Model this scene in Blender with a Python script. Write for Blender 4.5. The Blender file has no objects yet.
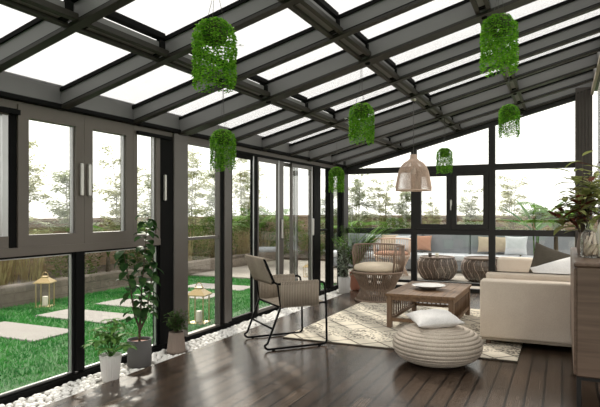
import bpy, math, random
from mathutils import Vector, Matrix, Quaternion
random.seed(7)
PI = math.pi
C = bpy.context.scene.collection
sc = bpy.context.scene
V = Vector

# ------------------------------------------------------------------ materials
def new_mat(name):
    m = bpy.data.materials.new(name); m.use_nodes = True
    nt = m.node_tree
    return m, nt, nt.nodes, nt.links, nt.nodes['Principled BSDF']

def mat(name, col, rough=.5, metal=0, var=.12, scale=8, bump=0, bscale=60, stretch=(1, 1, 1), coord='Object', spec=.5, sheen=0):
    m, nt, N, L, b = new_mat(name)
    tc = N.new('ShaderNodeTexCoord'); mp = N.new('ShaderNodeMapping')
    mp.inputs['Scale'].default_value = stretch
    L.new(tc.outputs[coord], mp.inputs['Vector'])
    nz = N.new('ShaderNodeTexNoise'); nz.inputs['Scale'].default_value = scale; nz.inputs['Detail'].default_value = 4
    L.new(mp.outputs[0], nz.inputs['Vector'])
    mx = N.new('ShaderNodeMix'); mx.data_type = 'RGBA'
    mx.inputs[6].default_value = (*[c * (1 - var) for c in col], 1)
    mx.inputs[7].default_value = (*[min(1, c * (1 + var)) for c in col], 1)
    L.new(nz.outputs['Fac'], mx.inputs[0]); L.new(mx.outputs[2], b.inputs['Base Color'])
    b.inputs['Roughness'].default_value = rough; b.inputs['Metallic'].default_value = metal
    b.inputs['Specular IOR Level'].default_value = spec
    if sheen: b.inputs['Sheen Weight'].default_value = sheen
    if bump:
        n2 = N.new('ShaderNodeTexNoise'); n2.inputs['Scale'].default_value = bscale; n2.inputs['Detail'].default_value = 3
        L.new(mp.outputs[0], n2.inputs['Vector'])
        bp = N.new('ShaderNodeBump'); bp.inputs['Strength'].default_value = bump; bp.inputs['Distance'].default_value = .01
        L.new(n2.outputs['Fac'], bp.inputs['Height']); L.new(bp.outputs[0], b.inputs['Normal'])
    return m

def leaf_mat(name, c1, c2, rough=.45, trans=.35, scale=25):
    m, nt, N, L, b = new_mat(name)
    tc = N.new('ShaderNodeTexCoord')
    nz = N.new('ShaderNodeTexNoise'); nz.inputs['Scale'].default_value = scale; nz.inputs['Detail'].default_value = 2
    L.new(tc.outputs['Object'], nz.inputs['Vector'])
    cr = N.new('ShaderNodeValToRGB'); cr.color_ramp.elements[0].position = .35; cr.color_ramp.elements[1].position = .65
    cr.color_ramp.elements[0].color = (*c1, 1); cr.color_ramp.elements[1].color = (*c2, 1)
    L.new(nz.outputs['Fac'], cr.inputs[0]); L.new(cr.outputs[0], b.inputs['Base Color'])
    b.inputs['Roughness'].default_value = rough + .15; b.inputs['Specular IOR Level'].default_value = .07
    tr = N.new('ShaderNodeBsdfTranslucent'); L.new(cr.outputs[0], tr.inputs['Color'])
    mx = N.new('ShaderNodeMixShader'); mx.inputs[0].default_value = trans
    L.new(b.outputs[0], mx.inputs[1]); L.new(tr.outputs[0], mx.inputs[2])
    L.new(mx.outputs[0], N['Material Output'].inputs[0])
    return m

def glass_mat(name, tint, refl=1.0, ior=1.45):
    m = bpy.data.materials.new(name); m.use_nodes = True
    N = m.node_tree.nodes; L = m.node_tree.links
    N.remove(N['Principled BSDF'])
    t = N.new('ShaderNodeBsdfTransparent'); t.inputs[0].default_value = (*tint, 1)
    g = N.new('ShaderNodeBsdfGlossy'); g.inputs['Roughness'].default_value = .01
    g.inputs[0].default_value = (refl, refl, refl, 1)
    fr = N.new('ShaderNodeFresnel')
    geo = N.new('ShaderNodeNewGeometry'); mr = N.new('ShaderNodeMapRange'); mr.inputs[3].default_value = ior; mr.inputs[4].default_value = 1 / ior
    L.new(geo.outputs['Backfacing'], mr.inputs[0]); L.new(mr.outputs[0], fr.inputs[0])
    mx = N.new('ShaderNodeMixShader')
    L.new(fr.outputs[0], mx.inputs[0]); L.new(t.outputs[0], mx.inputs[1]); L.new(g.outputs[0], mx.inputs[2])
    L.new(mx.outputs[0], N['Material Output'].inputs[0])
    return m

def wood_mat(name, c1, c2, rough=.5, axis='Y', scale=1.0):
    m, nt, N, L, b = new_mat(name)
    tc = N.new('ShaderNodeTexCoord'); mp = N.new('ShaderNodeMapping')
    s = {'X': (1.2, 22, 22), 'Y': (22, 1.2, 22), 'Z': (22, 22, 1.2)}[axis]
    mp.inputs['Scale'].default_value = [a * scale for a in s]
    L.new(tc.outputs['Object'], mp.inputs['Vector'])
    nz = N.new('ShaderNodeTexNoise'); nz.inputs['Scale'].default_value = 1.6; nz.inputs['Detail'].default_value = 6
    nz.inputs['Distortion'].default_value = .6
    L.new(mp.outputs[0], nz.inputs['Vector'])
    cr = N.new('ShaderNodeValToRGB'); cr.color_ramp.elements[0].position = .3; cr.color_ramp.elements[1].position = .7
    cr.color_ramp.elements[0].color = (*c1, 1); cr.color_ramp.elements[1].color = (*c2, 1)
    L.new(nz.outputs['Fac'], cr.inputs[0]); L.new(cr.outputs[0], b.inputs['Base Color'])
    b.inputs['Roughness'].default_value = rough
    bp = N.new('ShaderNodeBump'); bp.inputs['Strength'].default_value = .25; bp.inputs['Distance'].default_value = .004
    L.new(nz.outputs['Fac'], bp.inputs['Height']); L.new(bp.outputs[0], b.inputs['Normal'])
    return m

def floor_mat():
    m, nt, N, L, b = new_mat('dark_deck_planks')
    tc = N.new('ShaderNodeTexCoord'); sp = N.new('ShaderNodeSeparateXYZ'); cb = N.new('ShaderNodeCombineXYZ')
    L.new(tc.outputs['Object'], sp.inputs[0]); L.new(sp.outputs[1], cb.inputs[0]); L.new(sp.outputs[0], cb.inputs[1])
    br = N.new('ShaderNodeTexBrick'); br.offset = .37; br.inputs['Scale'].default_value = 1
    br.inputs['Brick Width'].default_value = 1.9; br.inputs['Row Height'].default_value = .118
    br.inputs['Mortar Size'].default_value = .009; br.inputs['Mortar Smooth'].default_value = .1
    br.inputs['Color1'].default_value = (.046, .030, .021, 1); br.inputs['Color2'].default_value = (.088, .059, .041, 1)
    br.inputs['Mortar'].default_value = (.006, .004, .003, 1)
    L.new(cb.outputs[0], br.inputs['Vector'])
    mp = N.new('ShaderNodeMapping'); mp.inputs['Scale'].default_value = (95, 1.3, 1)
    L.new(tc.outputs['Object'], mp.inputs['Vector'])
    nz = N.new('ShaderNodeTexNoise'); nz.inputs['Scale'].default_value = 1.2; nz.inputs['Detail'].default_value = 6
    L.new(mp.outputs[0], nz.inputs['Vector'])
    cr = N.new('ShaderNodeValToRGB'); cr.color_ramp.elements[0].position = .25; cr.color_ramp.elements[1].position = .75
    cr.color_ramp.elements[0].color = (.62, .62, .62, 1); cr.color_ramp.elements[1].color = (1.35, 1.32, 1.28, 1)
    L.new(nz.outputs['Fac'], cr.inputs[0])
    mx = N.new('ShaderNodeMix'); mx.data_type = 'RGBA'; mx.blend_type = 'MULTIPLY'; mx.inputs[0].default_value = 1
    L.new(br.outputs['Color'], mx.inputs[6]); L.new(cr.outputs[0], mx.inputs[7]); L.new(mx.outputs[2], b.inputs['Base Color'])
    rr = N.new('ShaderNodeMapRange'); rr.inputs[3].default_value = .22; rr.inputs[4].default_value = .27
    L.new(nz.outputs['Fac'], rr.inputs[0]); L.new(rr.outputs[0], b.inputs['Roughness'])
    b.inputs['Specular IOR Level'].default_value = .32
    iv = N.new('ShaderNodeMath'); iv.operation = 'SUBTRACT'; iv.inputs[0].default_value = 1; L.new(br.outputs['Fac'], iv.inputs[1])
    ad = N.new('ShaderNodeMath'); ad.operation = 'MULTIPLY_ADD'; ad.inputs[1].default_value = .0
    L.new(nz.outputs['Fac'], ad.inputs[0]); L.new(iv.outputs[0], ad.inputs[2])
    bp = N.new('ShaderNodeBump'); bp.inputs['Strength'].default_value = .5; bp.inputs['Distance'].default_value = .006
    L.new(ad.outputs[0], bp.inputs['Height']); L.new(bp.outputs[0], b.inputs['Normal'])
    return m

def rug_mat():
    m, nt, N, L, b = new_mat('woven_rug')
    tc = N.new('ShaderNodeTexCoord')
    def math_(op, a, bb=None, c=None):
        n = N.new('ShaderNodeMath'); n.operation = op
        for i, x in enumerate((a, bb, c)):
            if x is None: continue
            if isinstance(x, (int, float)): n.inputs[i].default_value = x
            else: L.new(x, n.inputs[i])
        return n.outputs[0]
    sp = N.new('ShaderNodeSeparateXYZ'); L.new(tc.outputs['Object'], sp.inputs[0])
    x, y = sp.outputs[0], sp.outputs[1]
    k = 3.2
    a = math_('PINGPONG', math_('MULTIPLY', math_('ADD', x, y), k), .5)
    c = math_('PINGPONG', math_('MULTIPLY', math_('SUBTRACT', x, y), k), .5)
    latt = math_('LESS_THAN', math_('MINIMUM', a, c), .045)
    band = math_('GREATER_THAN', math_('PINGPONG', math_('MULTIPLY', y, 1.25), .5), .27)   # lattice bands / speckled bands
    vo = N.new('ShaderNodeTexVoronoi'); vo.inputs['Scale'].default_value = 30
    L.new(tc.outputs['Object'], vo.inputs['Vector'])
    nz = N.new('ShaderNodeTexNoise'); nz.inputs['Scale'].default_value = 5; L.new(tc.outputs['Object'], nz.inputs['Vector'])
    dots = math_('LESS_THAN', vo.outputs['Distance'], math_('MULTIPLY', nz.outputs['Fac'], .82))
    inv = math_('SUBTRACT', 1, band)
    fac = math_('ADD', math_('MULTIPLY', latt, band), math_('MULTIPLY', dots, inv))
    fac = math_('MULTIPLY', fac, .92)
    mx = N.new('ShaderNodeMix'); mx.data_type = 'RGBA'
    mx.inputs[6].default_value = (.70, .64, .53, 1); mx.inputs[7].default_value = (.17, .145, .12, 1)
    L.new(fac, mx.inputs[0]); L.new(mx.outputs[2], b.inputs['Base Color'])
    b.inputs['Roughness'].default_value = .95; b.inputs['Specular IOR Level'].default_value = .1
    n2 = N.new('ShaderNodeTexNoise'); n2.inputs['Scale'].default_value = 120; L.new(tc.outputs['Object'], n2.inputs['Vector'])
    bp = N.new('ShaderNodeBump'); bp.inputs['Strength'].default_value = .6; bp.inputs['Distance'].default_value = .01
    L.new(n2.outputs['Fac'], bp.inputs['Height']); L.new(bp.outputs[0], b.inputs['Normal'])
    return m

def weave_mat(name, c1, c2, scale=160, rough=.9):
    m, nt, N, L, b = new_mat(name)
    tc = N.new('ShaderNodeTexCoord')
    w1 = N.new('ShaderNodeTexNoise'); w1.inputs['Scale'].default_value = scale; L.new(tc.outputs['Object'], w1.inputs['Vector'])
    w2 = N.new('ShaderNodeTexNoise'); w2.inputs['Scale'].default_value = 6; L.new(tc.outputs['Object'], w2.inputs['Vector'])
    ad = N.new('ShaderNodeMath'); ad.operation = 'MULTIPLY_ADD'; ad.inputs[1].default_value = .4
    L.new(w2.outputs['Fac'], ad.inputs[0]); L.new(w1.outputs['Fac'], ad.inputs[2])
    cr = N.new('ShaderNodeValToRGB'); cr.color_ramp.elements[0].position = .5; cr.color_ramp.elements[1].position = .9
    cr.color_ramp.elements[0].color = (*c1, 1); cr.color_ramp.elements[1].color = (*c2, 1)
    L.new(ad.outputs[0], cr.inputs[0]); L.new(cr.outputs[0], b.inputs['Base Color'])
    b.inputs['Roughness'].default_value = rough; b.inputs['Specular IOR Level'].default_value = .15
    bp = N.new('ShaderNodeBump'); bp.inputs['Strength'].default_value = .3; bp.inputs['Distance'].default_value = .004
    L.new(w1.outputs['Fac'], bp.inputs['Height']); L.new(bp.outputs[0], b.inputs['Normal'])
    return m

def brick_mat(name, c1, c2, mortar, w, h, axis='YZ'):
    m, nt, N, L, b = new_mat(name)
    tc = N.new('ShaderNodeTexCoord'); sp = N.new('ShaderNodeSeparateXYZ'); cb = N.new('ShaderNodeCombineXYZ')
    L.new(tc.outputs['Object'], sp.inputs[0])
    L.new(sp.outputs[0 if axis[0] == 'X' else 1], cb.inputs[0]); L.new(sp.outputs[2], cb.inputs[1])
    br = N.new('ShaderNodeTexBrick'); br.inputs['Scale'].default_value = 1
    br.inputs['Brick Width'].default_value = w; br.inputs['Row Height'].default_value = h
    br.inputs['Mortar Size'].default_value = .006
    br.inputs['Color1'].default_value = (*c1, 1); br.inputs['Color2'].default_value = (*c2, 1); br.inputs['Mortar'].default_value = (*mortar, 1)
    L.new(cb.outputs[0], br.inputs['Vector']); 
    nz = N.new('ShaderNodeTexNoise'); nz.inputs['Scale'].default_value = 14; nz.inputs['Detail'].default_value = 5; L.new(tc.outputs['Object'], nz.inputs['Vector'])
    cr = N.new('ShaderNodeValToRGB'); cr.color_ramp.elements[0].color = (.6, .6, .6, 1); cr.color_ramp.elements[1].color = (1.3, 1.3, 1.3, 1)
    L.new(nz.outputs['Fac'], cr.inputs[0])
    mx = N.new('ShaderNodeMix'); mx.data_type = 'RGBA'; mx.blend_type = 'MULTIPLY'; mx.inputs[0].default_value = 1
    L.new(br.outputs['Color'], mx.inputs[6]); L.new(cr.outputs[0], mx.inputs[7]); L.new(mx.outputs[2], b.inputs['Base Color'])
    b.inputs['Roughness'].default_value = .85
    return m

M = dict(
    floor=floor_mat(), rug=rug_mat(),
    beige=mat('taupe_window_frame', (.125, .105, .088), .42, var=.05),
    post=mat('warm_grey_metal', (.12, .108, .098), .35, metal=.3, var=.06),
    black=mat('black_metal', (.007, .007, .007), .6, var=.1, spec=.06),
    backfr=mat('charcoal_metal', (.021, .020, .019), .5, spec=.3, var=.08),
    flange=mat('dark_olive_metal', (.028, .025, .020), .42, var=.1, spec=.3),
    web=mat('grey_painted_metal', (.175, .172, .17), .45, var=.05),
    webdark=mat('dark_grey_metal', (.05, .05, .05), .4, var=.08),
    strip=mat('light_alloy_strip', (.5, .5, .5), .3, metal=.6, var=.04),
    steel=mat('brushed_steel', (.62, .60, .57), .35, metal=.5, var=.05),
    brown_post=mat('dark_brown_fluted_metal', (.055, .045, .038), .38, metal=.2, var=.1),
    tan=mat('tan_metal', (.32, .27, .21), .4, var=.05),
    glass=glass_mat('window_glass', (.97, .98, .975)),
    roofglass=glass_mat('roof_glass', (.86, .865, .87)),
    vaseglass=glass_mat('vase_glass', (.90, .93, .92), ior=1.5),
    pebble=mat('white_pebble', (.84, .82, .79), .55, var=.08, scale=20),
    gravel=mat('pale_gravel_bed', (.42, .40, .37), .9, var=.3, scale=60, bump=1, bscale=70),
    turf=mat('lawn_soil', (.035, .15, .03), .95, var=.4, scale=14, bump=1, bscale=60),
    grass=leaf_mat('grass_blades', (.03, .20, .04), (.09, .34, .08), .7, .3, 3),
    slab=mat('pale_marble_slab', (.37, .345, .325), .9, var=.12, scale=4, spec=.1),
    patio=mat('cream_paving', (.34, .31, .27), .85, var=.06, scale=3, spec=.15),
    kerb=brick_mat('stone_kerb', (.14, .115, .092), (.20, .165, .135), (.11, .092, .075), .42, .13),
    bwall=brick_mat('boundary_brick', (.26, .17, .11), (.34, .24, .16), (.25, .2, .16), .22, .07),
    bwallx=brick_mat('boundary_brick_back', (.26, .17, .11), (.34, .24, .16), (.25, .2, .16), .22, .07, 'XZ'),
    cope=mat('wall_coping', (.36, .27, .2), .8),
    soil=mat('planting_soil', (.07, .05, .035), .95, var=.4, scale=20, bump=1),
    rope=weave_mat('beige_rope', (.30, .25, .20), (.50, .43, .35), 220),
    rattan=mat('brown_rattan', (.24, .17, .125), .6, var=.3, scale=30),
    rattan_grey=mat('weathered_rattan', (.17, .125, .10), .7, var=.35, scale=18),
    rattan_pale=mat('pale_rattan', (.66, .50, .40), .7, var=.2, scale=30),
    cushion=weave_mat('cream_cushion_cloth', (.66, .55, .42), (.78, .67, .53)),
    sofa=weave_mat('cream_linen', (.66, .565, .475), (.76, .67, .57), 190),
    pouf=weave_mat('beige_knit', (.42, .36, .30), (.60, .53, .45), 120),
    white=weave_mat('white_cotton', (.72, .70, .68), (.82, .80, .78), 90),
    brown=weave_mat('dark_olive_cloth', (.065, .055, .042), (.11, .095, .075), 150),
    grey_out=weave_mat('grey_outdoor_cloth', (.20, .215, .23), (.27, .285, .30), 120),
    light_out=weave_mat('pale_blue_grey_cloth', (.50, .53, .56), (.62, .64, .66), 120),
    peach=weave_mat('terracotta_cloth', (.40, .22, .15), (.48, .27, .19), 120),
    tan_cloth=weave_mat('sand_cloth', (.42, .34, .25), (.52, .43, .33), 120),
    table=wood_mat('coffee_table_wood', (.115, .062, .030), (.24, .142, .076), .5, 'Y'),
    table_leg=wood_mat('coffee_table_leg_wood', (.105, .062, .035), (.21, .13, .078), .5, 'Z'),
    console=wood_mat('walnut_console', (.088, .055, .037), (.165, .110, .078), .45, 'Y'),
    consolez=wood_mat('walnut_console_end', (.080, .051, .035), (.155, .105, .074), .45, 'X', .7),
    porcelain=mat('white_porcelain', (.78, .76, .73), .25, var=.02),
    plateunder=mat('grey_glaze', (.22, .21, .20), .3, var=.05),
    potwhite=mat('white_ceramic_pot', (.66, .64, .62), .45, var=.05),
    potgrey=mat('charcoal_concrete_pot', (.095, .09, .088), .75, var=.15, bump=.2),
    potbrown=mat('taupe_ribbed_pot', (.26, .20, .165), .7, var=.15),
    potred=mat('terracotta_pot', (.30, .12, .075), .7, var=.15),
    bark=mat('plant_bark', (.10, .075, .05), .85, var=.3, scale=30),
    bark_out=mat('garden_tree_bark', (.22, .19, .14), .85, var=.3, scale=30),
    hang=leaf_mat('trailing_leaf', (.07, .25, .015), (.26, .54, .05), .45, .4, 40),
    hangdark=mat('hanging_basket_liner', (.05, .07, .02), .9),
    lf_pachira=leaf_mat('bright_leaf', (.06, .16, .035), (.17, .32, .08), .4, .3),
    lf_rubber=leaf_mat('dark_glossy_leaf', (.018, .05, .016), (.05, .11, .03), .3, .15),
    lf_fine=leaf_mat('small_leaf', (.04, .09, .025), (.10, .17, .05), .5, .3),
    lf_silver=leaf_mat('silver_leaf', (.26, .32, .24), (.60, .65, .54), .5, .3),
    lf_palm=leaf_mat('palm_leaf', (.08, .21, .025), (.24, .42, .08), .45, .35),
    lf_tree=leaf_mat('haze_paled_bamboo_leaf', (.40, .42, .22), (.60, .60, .38), .6, .65, 3),  # leaf colour lightened to paint in haze and overexposure
    lf_tree2=leaf_mat('haze_paled_grey_green_leaf', (.38, .42, .28), (.56, .59, .44), .6, .65, 3),  # washed-out haze put into this leaf colour too
    lf_shrub=leaf_mat('garden_shrub_leaf', (.05, .10, .02), (.15, .22, .05), .6, .35, 4),
    lf_yellow=leaf_mat('yellow_hedge_leaf', (.16, .15, .03), (.30, .28, .07), .6, .35, 4),
    lf_banana=leaf_mat('banana_leaf', (.05, .16, .02), (.12, .28, .05), .4, .4, 4),
    lf_dry=leaf_mat('dry_reed', (.24, .18, .09), (.36, .33, .16), .8, .3, 6),
    lf_olive=leaf_mat('olive_bouquet_leaf', (.20, .25, .07), (.46, .48, .20), .4, .3, 12),
    lf_red=leaf_mat('dark_red_leaf', (.05, .012, .008), (.13, .035, .02), .4, .2, 12),
    brass=mat('brass_lantern', (.46, .34, .17), .35, metal=.7, var=.1),
    candle=mat('ivory_candle', (.75, .70, .58), .5, var=.03),
    coral=mat('bleached_driftwood', (.58, .46, .36), .7, var=.12, scale=30),
    sky_fleck=mat('sky_gap_white', (.8, .8, .76), .5, var=.02),  # white painted in for bright sky between the leaves
    cup=mat('dark_cup', (.06, .05, .045), .4),
    cord=mat('thin_dark_cord', (.08, .075, .07), .6),
    pale_fence=mat('pale_slat', (.55, .55, .55), .6, var=.05),
)

# ------------------------------------------------------------------ mesh builder
class MB:
    def __init__(s): s.v = []; s.f = []; s.sm = []
    def add(s, vs, fs, smooth=False):
        o = len(s.v); s.v += [tuple(p) for p in vs]
        for f in fs: s.f.append(tuple(i + o for i in f)); s.sm.append(smooth)
        return s
    def box(s, x0, y0, z0, x1, y1, z1, b=0):
        if x1 < x0: x0, x1 = x1, x0
        if y1 < y0: y0, y1 = y1, y0
        if z1 < z0: z0, z1 = z1, z0
        b = min(b, (x1 - x0) * .45, (y1 - y0) * .45, (z1 - z0) * .45)
        if b <= 0:
            vs = [(x, y, z) for z in (z0, z1) for y in (y0, y1) for x in (x0, x1)]
            return s.add(vs, [(0, 2, 3, 1), (4, 5, 7, 6), (0, 1, 5, 4), (2, 6, 7, 3), (0, 4, 6, 2), (1, 3, 7, 5)])
        # chamfered box, stacked outlines
        def ring(i, z):
            X0, X1, Y0, Y1 = x0 + i, x1 - i, y0 + i, y1 - i
            c = b * .8
            return [(X0 + c, Y0, z), (X1 - c, Y0, z), (X1, Y0 + c, z), (X1, Y1 - c, z), (X1 - c, Y1, z), (X0 + c, Y1, z), (X0, Y1 - c, z), (X0, Y0 + c, z)]
        rs = [ring(b, z0), ring(0, z0 + b), ring(0, z1 - b), ring(b, z1)]
        return s.loft(rs, True, True)
    def loft(s, rings, cap0=True, cap1=True, smooth=False, closed=True):
        n = len(rings[0]); vs = [p for r in rings for p in r]; fs = []
        for i in range(len(rings) - 1):
            for j in range(n if closed else n - 1):
                k = (j + 1) % n
                fs.append((i * n + j, i * n + k, (i + 1) * n + k, (i + 1) * n + j))
        if cap0: fs.append(tuple(range(n - 1, -1, -1)))
        if cap1: fs.append(tuple((len(rings) - 1) * n + j for j in range(n)))
        return s.add(vs, fs, smooth)
    def lathe(s, prof, n=32, c=(0, 0, 0), cap0=False, cap1=False, smooth=True, flute=0, nf=0):
        rs = []
        for r, z in prof:
            rs.append([(c[0] + (r + flute * math.cos(nf * 2 * PI * j / n)) * math.cos(2 * PI * j / n),
                        c[1] + (r + flute * math.cos(nf * 2 * PI * j / n)) * math.sin(2 * PI * j / n), c[2] + z) for j in range(n)])
        return s.loft(rs, cap0, cap1, smooth)
    def tube(s, pts, r, n=8, closed=False, smooth=True):
        pts = [V(p) for p in pts]; m = len(pts); rs = []
        up = V((0, 0, 1)); prev = None
        for i, p in enumerate(pts):
            if closed: t = pts[(i + 1) % m] - pts[i - 1]
            else: t = pts[min(i + 1, m - 1)] - pts[max(i - 1, 0)]
            t.normalize()
            if prev is None:
                a = t.cross(up)
                if a.length < 1e-3: a = t.cross(V((1, 0, 0)))
            else:
                a = prev - t * prev.dot(t)
                if a.length < 1e-4: a = t.cross(up)
            a.normalize(); prev = a; bb = t.cross(a)
            rr = r[i] if isinstance(r, (list, tuple)) else r
            rs.append([p + (a * math.cos(2 * PI * j / n) + bb * math.sin(2 * PI * j / n)) * rr for j in range(n)])
        if closed: rs.append(rs[0]); return s.loft(rs, False, False, smooth)
        return s.loft(rs, True, True, smooth)
    def bar(s, p, q, w, h, up=(0, 0, 1)):
        p, q, up = V(p), V(q), V(up); t = (q - p).normalized(); a = t.cross(up).normalized(); b = a.cross(t)
        rs = [[e + a * x * w / 2 + b * y * h / 2 for x, y in ((-1, -1), (1, -1), (1, 1), (-1, 1))] for e in (p, q)]
        return s.loft(rs)
    def leaf(s, p, d, L, W, droop=.3, fold=.15, seg=4, side=None):
        p = V(p); d = V(d).normalized(); up = V((0, 0, 1))
        a = V(side) if side is not None else d.cross(up)
        if a.length < 1e-3: a = V((1, 0, 0))
        a.normalize(); pts = []; vs = []
        cur = p.copy(); dd = d.copy()
        for i in range(seg + 1):
            t = i / seg
            w = W * .5 * math.sin(PI * min(1, .06 + t * .94)) ** .75 if 0 < i < seg else W * .03
            nrm = a.cross(dd).normalized()
            vs += [cur - a * w + nrm * w * fold, cur, cur + a * w + nrm * w * fold]
            dd = (dd + V((0, 0, -droop / seg))).normalized()
            cur = cur + dd * L / seg
        fs = []
        for i in range(seg):
            o = i * 3
            fs += [(o, o + 1, o + 4, o + 3), (o + 1, o + 2, o + 5, o + 4)]
        return s.add(vs, fs, True)
    def qleaf(s, p, d, L, W, side=None):
        p = V(p); d = V(d).normalized()
        a = V(side) if side is not None else d.cross(V((random.uniform(-1, 1), random.uniform(-1, 1), 1)))
        if a.length < 1e-3: a = V((1, 0, 0))
        a.normalize(); n = a.cross(d) * W * .15
        return s.add([p, p + d * L * .45 - a * W / 2 + n, p + d * L, p + d * L * .45 + a * W / 2 + n], [(0, 1, 2), (0, 2, 3)], True)
    def build(s, name, m, parent=None, world=False, kind=None, label=None):
        me = bpy.data.meshes.new(name)
        vs = s.v
        if world and parent is not None:
            l = parent.location; vs = [(p[0] - l.x, p[1] - l.y, p[2] - l.z) for p in vs]
        me.from_pydata(vs, [], s.f); me.validate(clean_customdata=False)
        if len(me.polygons) == len(s.sm): me.polygons.foreach_set('use_smooth', s.sm)
        me.materials.append(m); me.update()
        o = bpy.data.objects.new(name, me); C.objects.link(o)
        if parent is not None: o.parent = parent
        if kind: o['kind'] = kind
        if label: o['label'] = label
        return o

def thing(name, label, cat, loc=(0, 0, 0), rz=0, group=None):
    o = bpy.data.objects.new(name, None); C.objects.link(o); o.empty_display_size = .1
    o.location = loc; o.rotation_euler = (0, 0, rz); o['label'] = label; o['category'] = cat
    if group: o['group'] = group
    return o
def tag(o, label, cat, group=None):
    o['label'] = label; o['category'] = cat
    if group: o['group'] = group
    return o
def struct(name, loc=(0, 0, 0)):
    o = bpy.data.objects.new(name, None); C.objects.link(o); o.location = loc; o['kind'] = 'structure'; return o
def smesh(name, mb, m):
    o = mb.build(name, m); o['kind'] = 'structure'; return o
def dup(root, loc, rz=0, label=None, scale=None):
    r = root.copy(); C.objects.link(r); r.location = loc; r.rotation_euler = (0, 0, rz)
    if label: r['label'] = label
    if scale: r.scale = (scale, scale, scale)
    for ch in list(root.children):
        c = ch.copy(); C.objects.link(c); c.parent = r
        for g in ch.children:
            d = g.copy(); C.objects.link(d); d.parent = c
    return r
R = random.uniform

# ------------------------------------------------------------------ camera
F, H0, TH = 566.0, 212.0, math.atan(262 / 566)
cam_d = bpy.data.cameras.new('camera'); cam = bpy.data.objects.new('camera', cam_d); C.objects.link(cam)
cam.location = (0, 0, 1.3); cam.rotation_euler = (PI / 2, 0, TH)
cam_d.sensor_width = 36; cam_d.lens = 36 * F / 600; cam_d.shift_y = (H0 - 203.5) / 600; cam_d.clip_start = .02; cam_d.clip_end = 200
sc.camera = cam

# ------------------------------------------------------------------ room shell
XL, XR, YB, YF = -3.54, .42, 9.5, -1.7
SL = .265
def zr(x): return 2.08 + SL * (x + 3.5)      # underside of the rafters
RD = .17                                      # rafter depth
smesh('floor', MB().box(-3.15, YF, -.12, XR, YB - .05, 0), M['floor'])
smesh('trim_1', MB().box(XL + .044, YF, -.14, -3.15, YB - .05, -.035), M['gravel'])

# ceiling: rafters, purlins, glass
ceil = struct('ceiling')
def slope_box(mb, x0, x1, y0, y1, d0, d1):
    vs = []
    for x in (x0, x1):
        for y in (y0, y1):
            for d in (d0, d1): vs.append((x, y, zr(x) + d))
    mb.add(vs, [(0, 1, 3, 2), (4, 6, 7, 5), (0, 4, 5, 1), (2, 3, 7, 6), (0, 2, 6, 4), (1, 5, 7, 3)])
ks = list(range(-6, 9))
ys = [3.18 + .8 * k for k in ks]; ys[-1] = 9.44
PX = (-2.5, -1.53, -.56)
for k, y in zip(ks, ys):
    main = k in (-2, 2, 6)
    w = .035
    b = MB(); slope_box(b, XL + .04, XR - .02, y - w, y + w, 0, .022)
    if main: slope_box(b, XL + .04, XR - .02, y - .15, y - w + .001, -.012, .012)
    fo = b.build('rafter', M['flange'], ceil)
    b = MB(); slope_box(b, XL + .04, XR - .02, y - .016, y + .016, .022, RD - .02)
    if main:
        slope_box(b, XL + .04, XR - .02, y - .145, y - .11, .012, RD - .02)
    b.build('rafter_web', M['web'], fo)
    b = MB(); slope_box(b, XL + .04, XR - .02, y - .03, y + .03, RD - .035, RD - .006)
    slope_box(b, XL + .04, XR - .02, y - .021, y + .021, .030, .036)
    if main: slope_box(b, XL + .04, XR - .02, y - .15, y - .03, RD - .035, RD - .006)
    b.build('rafter_cap', M['black'], fo)
for px in PX:
    for i in range(len(ys) - 1):
        y0, y1 = ys[i] + .036, ys[i + 1] - .036
        if ks[i + 1] in (-2, 2, 6): y1 -= .115
        b = MB(); slope_box(b, px - .056, px - .026, y0, y1, .012, .045); slope_box(b, px + .026, px + .056, y0, y1, .012, .045)
        po = b.build('purlin', M['flange'], ceil)
        b = MB(); slope_box(b, px - .026, px + .026, y0, y1, .032, .10); b.build('purlin_web', M['web'], po)
        b = MB()
        for yy in (y0, y1 - .07): slope_box(b, px - .04, px + .04, yy, yy + .05, .024, .11)
        b.build('purlin_bracket', M['black'], po)
for i in range(len(ys) - 1):
    xs = [XL + .06] + list(PX) + [XR - .02]
    for j in range(4):
        b = MB(); slope_box(b, xs[j] + .004, xs[j + 1] - .004, ys[i] + .004, ys[i + 1] - .004, RD - .006, RD + .004)
        b.build('roof_glass_pane', M['roofglass'], ceil)
        if j: b = MB(); slope_box(b, xs[j] - .02, xs[j] + .02, ys[i] + .03, ys[i + 1] - .03, RD - .03, RD + .008); b.build('glazing_bar', M['black'], ceil)
# eaves
b = MB(); b.box(XL - .03, YF, 2.12, XL + .06, YB, 2.27); b.build('eaves_beam', M['web'], ceil)
b = MB(); b.box(XL - .01, YF, 2.085, XL + .085, YB, 2.125, .008); b.build('eaves_gutter', M['black'], ceil)
# little round bolts on main rafters
for y in (4.70, 7.90):
    for px in PX:
        MB().lathe([(0, -.022), (.02, -.02), (.024, -.012), (.024, 0)], 16, (px - .0, y, zr(px) - .004)).build('bolt', M['black'], ceil)

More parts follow.
